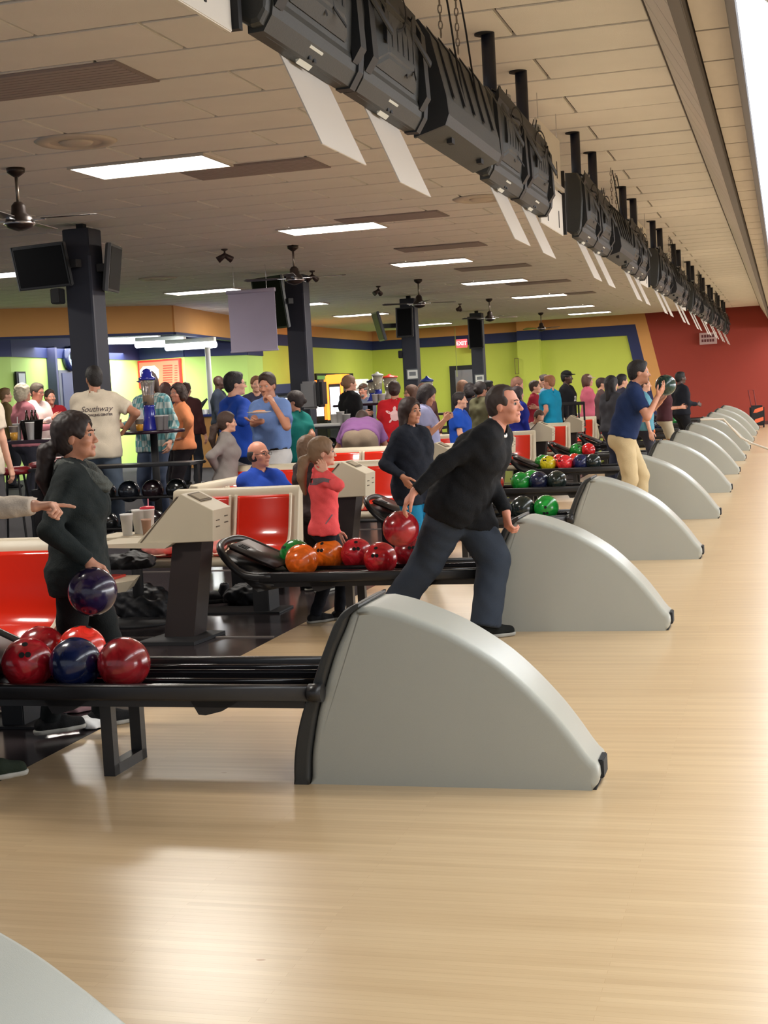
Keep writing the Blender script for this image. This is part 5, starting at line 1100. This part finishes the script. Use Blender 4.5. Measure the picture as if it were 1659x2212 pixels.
def decal(info, build, origin, uax, vax, m_, name='print', off=.004):
    """wrap flat print vertices on the shirt surface: origin/axes in figure space, cast inwards"""
    sh = info['shirt']; bv = BVHTree.FromPolygons([v.co.copy() for v in sh.data.vertices], [tuple(p.vertices) for p in sh.data.polygons])
    me = build; n = Vector(uax).cross(Vector(vax)).normalized(); o3 = Vector(origin)
    bm = bmesh.new(); bm.from_mesh(me)
    bmesh.ops.subdivide_edges(bm, edges=[e for e in bm.edges if e.calc_length() > .03], cuts=2, use_grid_fill=True)
    for v in bm.verts:
        p = o3+Vector(uax)*v.co.x+Vector(vax)*v.co.y; h = bv.ray_cast(p+n*.25, -n, .5)
        v.co = (h[0]+n*(off+v.co.z)) if h[0] else p
    bm.to_mesh(me); bm.free(); o = link(name, me, m_, info['root']); return o
HB = bool(0)
# 1 woman in the left foreground
q = P(200, 1278, Y=5.62)
hand = P(193, 1213, Y=5.66)
w1 = person('woman with dark ponytail and grey scarf in dark clothes holding a purple ball', 150, 892, 5.85, 18, top=(34, 40, 40), bottom=(22, 26, 27), legs='tight', hair='ponytail', hcol=(40, 27, 24), skin='tan', fem=True, fat=1.12,
   rh=hand, rhd=Vector((.35, -.12, -.75)), rhn=Vector((.25, .1, -.9)), rcurl=32, re=(.45, -1, .1), lh=P(185, 1200, Y=6.15), rf=P(150, 1590, z=0)+Vector((-.1, 0, 0)), lf=P(262, 1568, z=0)+Vector((-.1, 0, 0)), hy=-6, hp=3, ryaw=-25, lyaw=-20, hem=-.16, collar=False, lean=2)
ball(q.x, 5.62, q.z, (30, 18, 54), 'purple marbled bowling ball held by the woman in the left foreground', (-.2, -.1, 1))
f = Field(w1['pts']['neck']-np.array((.2, .2, .26)), w1['pts']['neck']+np.array((.2, .26, .12)), .009); T2 = w1['T2']
for k in range(20):
    a, c = k*math.pi/10, (k+1)*math.pi/10; pt = lambda a: T2((.098*math.sin(a), .01+.085*math.cos(a)+.05*max(0, math.cos(a)), .50-.10*max(0, math.cos(a))**1.5+.01*math.sin(3*a)))
    f.cone(pt(a), pt(c), .034, .034, .02)
f.noise(.006, 50, 3); nets('scarf', [f], mat('scarf_grey', srgb(86, 90, 86), .95, bump=.7, bscale=180, var=.25, vscale=60), w1['root'])
# 2 pointing person, mostly outside the frame
pt_ = person('person in cream long sleeves pointing in from the left edge, black and green shoe', -118, 905, 5.1, 12, lean=8, top=(206, 192, 176), bottom=(30, 32, 40), hair='short', hcol=(60, 50, 40), skin='fair', rh=P(118, 1097, Y=4.92), rhd=Vector((1, .3, .03)), rhn=Vector((0, -.2, -1)), rcurl=72, ridx=6, re=(.5, -.6, -.8), rf=P(-18, 1742, z=0), shoe=(32, 40, 30), ryaw=-25)
# 3 bowler in black
hl = P(880, 1085, Y=8.05); bc = P(866, 1142, Y=8.08)
b1 = person('smiling man in a black sweater and jeans bending forward to bowl, red ball behind him', 1080, 832, 8.35, 14, H=1.68, lean=24, curl=12, hip=.86, legs='baggy', top=(20, 21, 24), botmat=jeans((36, 46, 60)), hair='recede', hcol=(54, 42, 38), skin='red', fat=1.26,
   lh=P(1094, 1108, Y=8.38), lhd=Vector((.1, -.1, -1)), lhn=Vector((.6, .5, 0)), lcurl=50, le=(-.4, -.4, .3), rh=P(884, 1070, Y=7.97), rhd=Vector((-.55, .0, -.6)), rhn=Vector((.5, .35, -.6)), rcurl=26, re=(.3, -1, .5), hp=18, hy=-14,
   lf=P(1050, 1378, z=0), rf=P(830, 1375, z=0), ryaw=-10, lyaw=-14, shoe=(26, 28, 26), sleeve='long', hem=-.15, twist=-18)
ball(bc.x, 8.08, bc.z, (150, 26, 34), 'red bowling ball swung back in the hand of the bowler in black', (-.5, -.2, 1))
# 4 girl in coral jacket
g1 = person('girl with blonde ponytail in a coral fleece jacket touching her ear', 690, 945, 9.0, 20, fl=0, H=None, top=(244, 92, 94), bottom=(26, 28, 36), legs='tight', hair='ponytail', hcol=(128, 100, 74), skin='fair', fem=False, fat=.85, child=True,
   lh=(-.2, .12, .78), rh=P(703, 1022, Y=8.86), rhd=Vector((-.3, .05, 1)), rhn=Vector((-.5, .9, 0)), re=(.45, .2, -1), rcurl=35, hem=-.1, collar=True, rf=P(682, 1345, z=0), lf=P(735, 1338, z=0), shoe=(34, 34, 36), ryaw=-25)
def patch(info, poly, org, u_, v_, m_, name, off=.005):
    bm = bmesh.new(); bm.faces.new([bm.verts.new((a, b, 0)) for a, b in poly]); bmesh.ops.triangulate(bm, faces=bm.faces)
    for _ in range(2): bmesh.ops.subdivide_edges(bm, edges=bm.edges[:], cuts=1, use_grid_fill=True)
    me = bpy.data.meshes.new(name); bm.to_mesh(me); bm.free(); return decal(info, me, org, u_, v_, m_, name, off)
M_yoke = cloth((120, 104, 108)); gT = g1['T2']
patch(g1, [(-.13, .0), (-.12, .06), (.0, .07), (.09, .05), (.09, .02), (.0, .035), (-.07, .0)], gT((.16, 0, .38)), (0, 1, 0), (0, 0, 1), M_yoke, 'shoulder_yoke')
patch(g1, [(-.02, -.05), (.05, .03), (.045, .04), (-.025, -.04)], gT((.12, .02, .06)), (0, 1, 0), (0, 0, 1), M_yoke, 'pocket_zip')
n0 = b1['pts']['neck']; bm = bmesh.new(); tube(bm, [b1['T2']((.07*math.sin(a), -.005+.072*math.cos(a), .515-.028*math.cos(a))) for a in np.linspace(0, 2*math.pi, 25)], .009, 8); obj('undershirt_collar', bm, M_white, b1['root'], True)
# 5 second bowler, navy polo
b2_ = person('man in navy polo and khaki trousers holding a dark green ball before his face', 1376, 778, 15.0, 8, H=None, lean=12, curl=6, hip=.92, top=(30, 46, 84), bottom=(196, 176, 138), hair='short', hcol=(24, 20, 22), skin='tan', fat=1.06, sleeve='short', collar=True, belt=(24, 22, 22),
   rh=P(1420, 858, Y=14.85), rhd=Vector((.5, .1, .7)), rhn=Vector((.3, .3, 1)), re=(.5, .4, -1), rcurl=15, lh=P(1426, 868, Y=15.2), lhd=Vector((.6, 0, .6)), lhn=Vector((0, -.2, 1)), le=(-.3, .3, -1), hp=6, shoe=(40, 36, 34), hem=-.02, lf=(-.1, .14, 0), rf=(.11, -.12, 0))
q = P(1438, 832, Y=15.0); ball(q.x, 15.0, q.z, (18, 52, 46), 'dark green bowling ball held up by the man in the navy polo', (-.3, -.3, 1))
# 6 woman in navy hoodie
person('woman in a dark navy hoodie with blue trousers standing behind the bowler', 882, 860, 10.9, -28, top=(28, 32, 42), bottom=(30, 120, 160), hair='long', hcol=(46, 28, 24), skin='tan', fem=True, fat=1.22, rh=P(870, 1030, Y=10.62), rhd=Vector((.5, 0, -.8)), re=(.5, -.3, -1), lh=(-.2, .22, .95), collar=True, hem=-.2, hy=0)
# 7 man in white bowling shirt
wm = person('man with dark hair in a cream bowling shirt with script on the back and jeans', 202, 790, 13.15, 104, fl=.2, top=(226, 212, 190), botmat=jeans((96, 110, 128)), sleeve='short', hair='short', hcol=(34, 28, 26), skin='tan', fat=1.22, rh=P(272, 925, Y=13.3), re=(1, -.4, -.3), lh=(-.2, .38, 1.08), hem=-.14, shoe=(60, 56, 52), hy=28, lf=(-.12, .05, 0), rf=(.16, -.08, 0))
T2 = wm['T2']; M_ink = mat('shirt_ink', srgb(96, 84, 84), .8)
tm = text_mesh('tmp', 'Southway', .078, None, None, .001, shear=.3); me = tm.data; bpy.data.objects.remove(tm)
decal(wm, me, T2((.035, -.12, .355)), (1, 0, 0), (0, 0, 1), M_ink, 'lettering')
tm = text_mesh('tmp', 'BOWLING CENTER', .030, None, None, .001, bold=.001); me = tm.data; bpy.data.objects.remove(tm)
decal(wm, me, T2((.06, -.12, .295)), (1, 0, 0), (0, 0, 1), M_ink, 'lettering')
# the others: label, u, v, Y, facing, keywords
others = [
 ('person in a cream untucked short-sleeved shirt at the left edge by the bar table', -62, 800, 11.3, 100, dict(fl=.2, top=(214, 200, 180), bottom=(80, 78, 80), sleeve='short', hair='short', fat=1.2, hem=-.16)),
 ('woman with short white-blonde hair in a pink top, seen from behind at the left', 46, 829, 17.5, 55, dict(fl=.2, top=(206, 130, 140), bottom=(60, 60, 70), hair='curly', hcol=(200, 186, 160), fem=True, fat=1.1, rh=(.2, .3, 1.1), lh=(-.2, .3, 1.1))),
 ('man with grey-brown hair and glasses in a white and pink shirt at the left', 80, 827, 18.3, -10, dict(fl=.2, top=(246, 220, 214), bottom=(70, 66, 60), hair='short', hcol=(96, 84, 72), skin='red', fat=1.2, glasses=True, rh=(.1, .35, 1.2), lh=(-.1, .35, 1.2), hp=-12)),
 ('man with dark hair in a dark red polo near the door at the left', 106, 841, 19.5, -40, dict(fl=.2, top=(140, 24, 34), bottom=(50, 46, 46), hair='short', hcol=(44, 30, 24), skin='red', collar=True, sleeve='short', rh=(.1, .35, 1.15), lh=(-.25, .2, 1.0), re=(.8, -.2, -.4))),
 ('person in brown with fair hair at the far left edge behind the pink top', 8, 838, 22, 40, dict(fl=.2, top=(110, 92, 60), hair='short', hcol=(120, 90, 60))),
 ('person in a blue cap and turquoise plaid shirt behind the blue drink tower', 318, 803, 14.9, -100, dict(fl=.2, topmat=plaid, botmat=jeans((60, 72, 96)), hair='long', hcol=(70, 46, 34), capcol=(44, 52, 140), fat=1.1, rh=(.2, .34, 1.12), lh=(-.3, .12, .9), skin='fair', hp=-14, hem=-.14)),
 ('woman with curly dark hair in an orange long-sleeved top and black trousers, hand on hip', 385, 828, 15.6, -140, dict(fl=.2, top=(218, 136, 92), bottom=(30, 24, 28), hair='curly', hcol=(52, 36, 28), fem=True, fat=1.2, skin='red', rh=(.24, .1, 1.0), re=(1, -.3, 0), lh=(-.22, .05, 1.02), le=(-1, -.1, 0), hy=25)),
 ('person with dark reddish hair partly hidden behind the woman in orange', 356, 827, 18.5, 100, dict(fl=.2, top=(60, 50, 60), hair='bob', hcol=(70, 36, 28), fem=True)),
 ('person with dark hair just behind the woman in orange, before the menu board', 400, 826, 21, 90, dict(fl=.2, top=(70, 40, 40), hair='short', hcol=(66, 40, 30))),
 ('dark-skinned man in a dark jacket beside the white counter post', 470, 811, 24.5, 10, dict(fl=.2, top=(50, 56, 70), bottom=(30, 30, 40), hair='none', skin='dark')),
 ('man with black hair and glasses in a royal blue pullover seen from behind', 502, 803, 14.4, 50, dict(fl=.2, top=(34, 72, 168), bottom=(26, 30, 44), hair='short', hcol=(26, 22, 22), glasses=True, rh=P(540, 905, Y=14.3), re=(.6, -.3, -.6), lh=(-.12, .3, 1.05), fat=1.05, hy=-18)),
 ('man in a light blue shirt and white trousers holding a plate, hand at chin', 575, 804, 13.7, -115, dict(fl=.2, top=(112, 140, 196), bottom=(206, 204, 204), hair='short', hcol=(52, 36, 28), skin='tan', sleeve='short', belt=(34, 28, 26), hem=.03, collar=True, fat=1.05, rh=P(566, 910, Y=13.35), re=(1, -.2, -.4), rhd=Vector((-.9, -.2, 0)), rhn=Vector((0, 0, 1)), rcurl=20, lh=P(590, 872, Y=13.4), le=(-.8, .5, -1), lhd=Vector((-.5, .1, .8)), lcurl=60, hy=20, hp=-10)),
 ('man behind the blue shirts with pale face partly hidden at the lime wall', 552, 812, 19, -60, dict(fl=.2, top=(60, 60, 80), hair='short', hcol=(120, 80, 50))),
 ('woman with a dark bun in a teal top and khaki trousers, from behind', 638, 845, 15.3, 160, dict(fl=.2, top=(22, 110, 104), bottom=(150, 128, 104), hair='bun', hcol=(42, 30, 28), fem=True, fat=1.28, sleeve='short', rh=P(632, 955, Y=15.2), lh=(-.2, .2, 1.0), hy=30, skin='tan')),
 ('young woman in a grey sweatshirt with a long plait leaning beside the red bench', 487, 890, 13.1, 30, dict(fl=0, lean=4, top=(140, 132, 128), bottom=(50, 52, 62), hair='ponytail', hcol=(66, 46, 36), fem=True, skin='fair', rh=P(470, 1015, Y=13.0), re=(.7, -1, .1), lh=(-.1, .32, 1.0), hy=-10)),
 ('bald man with glasses in a blue polo seated on the red bench, arms folded', 552, 952, 10.95, -28, dict(fl=0, H=1.62, hip=.52, lean=-8, top=(32, 66, 160), bottom=(130, 112, 88), hair='bald', hcol=(34, 28, 26), skin='red', glasses=True, sleeve='short', collar=True, fat=1.2, rh=(-.02, .30, .82), lh=(.06, .33, .80), re=(1, -.2, -.6), le=(-1, -.2, -.6), rf=(.14, .62, 0), lf=(-.14, .6, 0), hy=10, shoe=(30, 30, 34))),
 ('small child with brown hair partly hidden behind the girl in coral', 662, 942, 10.4, 60, dict(fl=0, top=(60, 50, 50), bottom=(50, 46, 46), hair='long', hcol=(110, 84, 64), child=True, fem=True)),
 ('person in a purple shirt and khaki shorts bending over beside the ball rack', 788, 905, 17.0, 103, dict(fl=0, H=1.86, at=(P(778, 950, Y=17.2).x, 17.2), lean=64, curl=16, hip=.9, top=(140, 96, 148), bottom=(150, 132, 114), legs='short', sleeve='short', hair='short', hcol=(60, 44, 36), fat=1.22, skin='tan', rh=(.36, .42, .5), lh=(-.34, .42, .52), re=(.5, .2, -1), le=(-.5, .2, -1), shoe=(150, 150, 150), BEND=1)),
 ('woman with blonde bun in a black pullover before the lit arcade machines', 752, 811, 19.8, 50, dict(fl=.2, top=(22, 22, 24), bottom=(30, 30, 34), hair='bun', hcol=(130, 96, 70), fem=True, fat=1.1, lh=(-.1, .3, 1.1), hy=-15)),
 ('bearded man in a brown cap and grey shirt at the back table', 785, 829, 22.3, -110, dict(fl=.2, top=(110, 116, 134), bottom=(60, 60, 66), capcol=(84, 62, 50), hair='short', hcol=(110, 104, 98), beard=(150, 142, 134), skin='red', fat=1.2, rh=(.1, .35, 1.0), lh=(-.1, .35, 1.0))),
 ('person with a dark bun in a red t-shirt with a white turtle on the back', 851, 824, 19.2, 100, dict(fl=.2, top=(196, 36, 44), bottom=(60, 50, 60), sleeve='short', hair='bun', hcol=(54, 34, 30), fat=1.25, skin='tan', TURTLE=1)),
 ('woman with bobbed brown hair and glasses in a dusty pink cardigan', 889, 832, 20.5, -150, dict(fl=.2, top=(176, 104, 100), bottom=(60, 50, 60), hair='bob', hcol=(96, 66, 50), fem=True, glasses=True, fat=1.1, rh=(.1, .3, 1.05), lh=(-.1, .3, 1.05))),
 ('person with reddish hair half hidden behind the woman in lavender', 912, 829, 22.5, -60, dict(fl=.2, top=(90, 60, 60), hair='bob', hcol=(90, 56, 44), fem=True)),
 ('woman with dark hair in a lavender t-shirt looking down at her phone', 928, 832, 15.6, 8, dict(fl=0, top=(164, 166, 204), bottom=(54, 56, 70), sleeve='short', hair='bob', hcol=(40, 30, 32), fem=True, fat=1.22, skin='tan', rh=P(960, 908, Y=15.4), re=(.3, -.4, -1), lh=P(962, 906, Y=15.7), le=(-.3, -.3, -1), rcurl=45, lcurl=45, hp=-24)),
 ('boy with dark hair in a blue t-shirt with white print', 990, 847, 17.8, 0, dict(fl=0, top=(30, 76, 176), bottom=(50, 60, 90), sleeve='short', hair='short', hcol=(34, 26, 28), skin='fair', fat=1.15, rh=(.2, .28, 1.0), lh=(-.1, .3, 1.0))),
 ('woman with long light brown hair in red beside the doorway', 998, 822, 25.5, 20, dict(fl=.2, top=(150, 40, 50), bottom=(60, 40, 40), hair='long', hcol=(130, 92, 70), fem=True)),
 ('person with dark curly hair holding a lit phone in front of the doorway', 1014, 828, 22.3, 60, dict(fl=.2, top=(40, 36, 44), hair='curly', hcol=(36, 28, 30), fem=True)),
 ('woman with dark hair in an olive t-shirt seen from behind', 1036, 825, 21.4, 55, dict(fl=.2, top=(98, 96, 72), bottom=(50, 46, 50), sleeve='short', hair='bun', hcol=(38, 28, 28), fem=True, skin='tan')),
 ('dark-skinned man in a blue-grey shirt behind the bowler in black', 1053, 822, 25, 0, dict(fl=.2, top=(70, 84, 110), hair='short', hcol=(20, 18, 18), skin='dark')),
 ('shaven-headed man looking down behind the bowler', 1120, 815, 22.5, 10, dict(fl=.2, top=(120, 110, 80), bottom=(70, 66, 60), hair='crew', hcol=(140, 96, 80), skin='red', hp=-20)),
 ('person with dark hair in a deep blue top just right of the bowler', 1116, 835, 21.45, 40, dict(fl=0, top=(30, 40, 130), bottom=(40, 36, 50), hair='bob', hcol=(50, 34, 40), fem=True, fat=1.1)),
 ('boy with brown hair in a dark red shirt clasping his hands', 1153, 822, 25.0, 0, dict(fl=.2, top=(150, 36, 52), bottom=(40, 34, 44), hair='short', hcol=(60, 42, 34), fem=True, rh=(.08, .32, 1.08), lh=(-.1, .32, 1.1))),
 ('person in a grey-blue shirt hidden behind the man in the teal polo', 1176, 809, 26.6, 180, dict(fl=.2, top=(110, 126, 150), hair='short', hcol=(60, 44, 40))),
 ('man with ginger hair in a bright teal polo and khaki trousers', 1187, 810, 24.1, 155, dict(fl=0, top=(24, 138, 176), bottom=(150, 128, 104), hair='short', hcol=(150, 98, 66), sleeve='short', collar=True, skin='red', fat=1.15, rh=(.1, .35, 1.15), lh=(-.3, .05, .9), hy=10)),
 ('balding bearded man with glasses in a white t-shirt seated behind the score console', 1168, 888, 22.95, -50, dict(fl=0, H=1.66, hip=.55, lean=14, curl=8, top=(210, 196, 180), bottom=(40, 38, 40), legs='short', hair='recede', hcol=(70, 48, 36), beard=(84, 56, 40), glasses=True, sleeve='short', fat=1.2, skin='fair', rh=(.1, .45, .62), lh=(-.1, .45, .62), rf=(.15, .5, 0), lf=(-.2, .5, 0), hp=-30)),
 ('dark-skinned man in a black sports jersey and black cap against the lime wall', 1222, 801, 27, -10, dict(fl=.2, top=(24, 24, 28), bottom=(50, 50, 54), capcol=(20, 20, 22), hair='short', hcol=(16, 14, 14), skin='dark', fat=1.1, JERSEY=1)),
 ('woman in a pale cap and pink t-shirt against the lime wall', 1267, 809, 28, 20, dict(fl=.2, top=(214, 108, 130), bottom=(190, 180, 150), capcol=(196, 176, 160), hair='bob', hcol=(90, 60, 50), fem=True, sleeve='short', rh=(.05, .3, 1.1), lh=(-.05, .3, 1.1))),
 ('boy with brown hair behind the two dark-haired women', 1297, 816, 27.2, 10, dict(fl=.2, top=(90, 70, 70), hair='short', hcol=(54, 38, 36))),
 ('woman with long black hair in a dark grey top before the navy polo', 1319, 812, 20.6, 50, dict(fl=0, top=(62, 62, 68), bottom=(44, 48, 66), hair='long', hcol=(26, 22, 26), fem=True, fat=1.05)),
 ('person with black hair between the long-haired woman and the navy polo', 1341, 808, 24, 30, dict(fl=.2, top=(60, 60, 80), hair='short', hcol=(24, 20, 24))),
 ('person in a pale turquoise t-shirt behind the man in the navy polo', 1388, 814, 21, 10, dict(fl=0, top=(96, 152, 170), bottom=(60, 60, 70), hair='short', hcol=(60, 44, 40), sleeve='short')),
 ('person in a maroon top and pale shorts under the raised green ball', 1432, 812, 25, 10, dict(fl=0, top=(72, 40, 46), bottom=(176, 164, 140), legs='short', hair='short', hcol=(40, 30, 30), sleeve='short', skin='tan', rh=(.05, .3, 1.1), lh=(-.05, .3, 1.1))),
 ('dark-skinned man in black with a badge on his sleeve before the red wall', 1468, 803, 27.3, 30, dict(fl=0, top=(26, 28, 36), bottom=(24, 24, 28), hair='short', hcol=(18, 16, 16), skin='dark', fat=1.1, rh=(.1, .3, 1.05))),
]
for lab, u, v, Y, fc, kw in others:
    kw = dict(kw); tur = kw.pop('TURTLE', 0); jer = kw.pop('JERSEY', 0); bend = kw.pop('BEND', 0)
    i = person(lab, u, v, Y, fc, **kw)
    if tur:
        T2 = i['T2']; bm = bmesh.new()
        def disc(cx, cy, rx, ry, rz=0):
            vs = [bm.verts.new((cx+rx*math.cos(a)*math.cos(rz)-ry*math.sin(a)*math.sin(rz), cy+rx*math.cos(a)*math.sin(rz)+ry*math.sin(a)*math.cos(rz), 0)) for a in np.linspace(0, 2*math.pi, 17)[:-1]]; bm.faces.new(vs)
        disc(0, 0, .065, .08); disc(0, .10, .024, .032)
        for sx in (-1, 1): disc(sx*.085, .05, .05, .018, sx*.5); disc(sx*.065, -.075, .032, .013, -sx*.9)
        me = bpy.data.meshes.new('emblem'); bm.to_mesh(me); bm.free(); decal(i, me, T2((0, -.12, .30)), (1, 0, 0), (0, 0, 1), mat('print_pink', srgb(244, 200, 200), .8), 'emblem', .006)
    if jer:
        tm = text_mesh('tmp', '22', .13, None, None, .001, bold=.004); me = tm.data; bpy.data.objects.remove(tm)
        decal(i, me, i['T2']((.0, .16, .26)), (-1, 0, 0), (0, 0, 1), M_white, 'number')
# plate held by the man in light blue, phone of the woman in lavender
q = P(560, 893, Y=13.2); o = thing('plate', 'white paper plate of food held by the man in the light blue shirt', 'plate', (q.x, 13.2, q.z-.0)); obj('dish', lathe(bmesh.new(), [(.06, 0), (.12, .014), (.122, .018), (.06, .006)], n=28), M_white, o, True)
obj('food', lathe(bmesh.new(), [(.07, .01), (.06, .028), (.02, .034)], n=14), mat('food_tan', srgb(206, 140, 96), .7), o, True)
q = P(966, 900, Y=15.45); o = thing('phone', 'dark phone in the hands of the woman in lavender', 'phone', tuple(q)); obj('body', bx(-.035, .035, -.005, .005, -.065, .065, r=.004), M_black, o); o.rotation_euler = (R(50), 0, R(90))
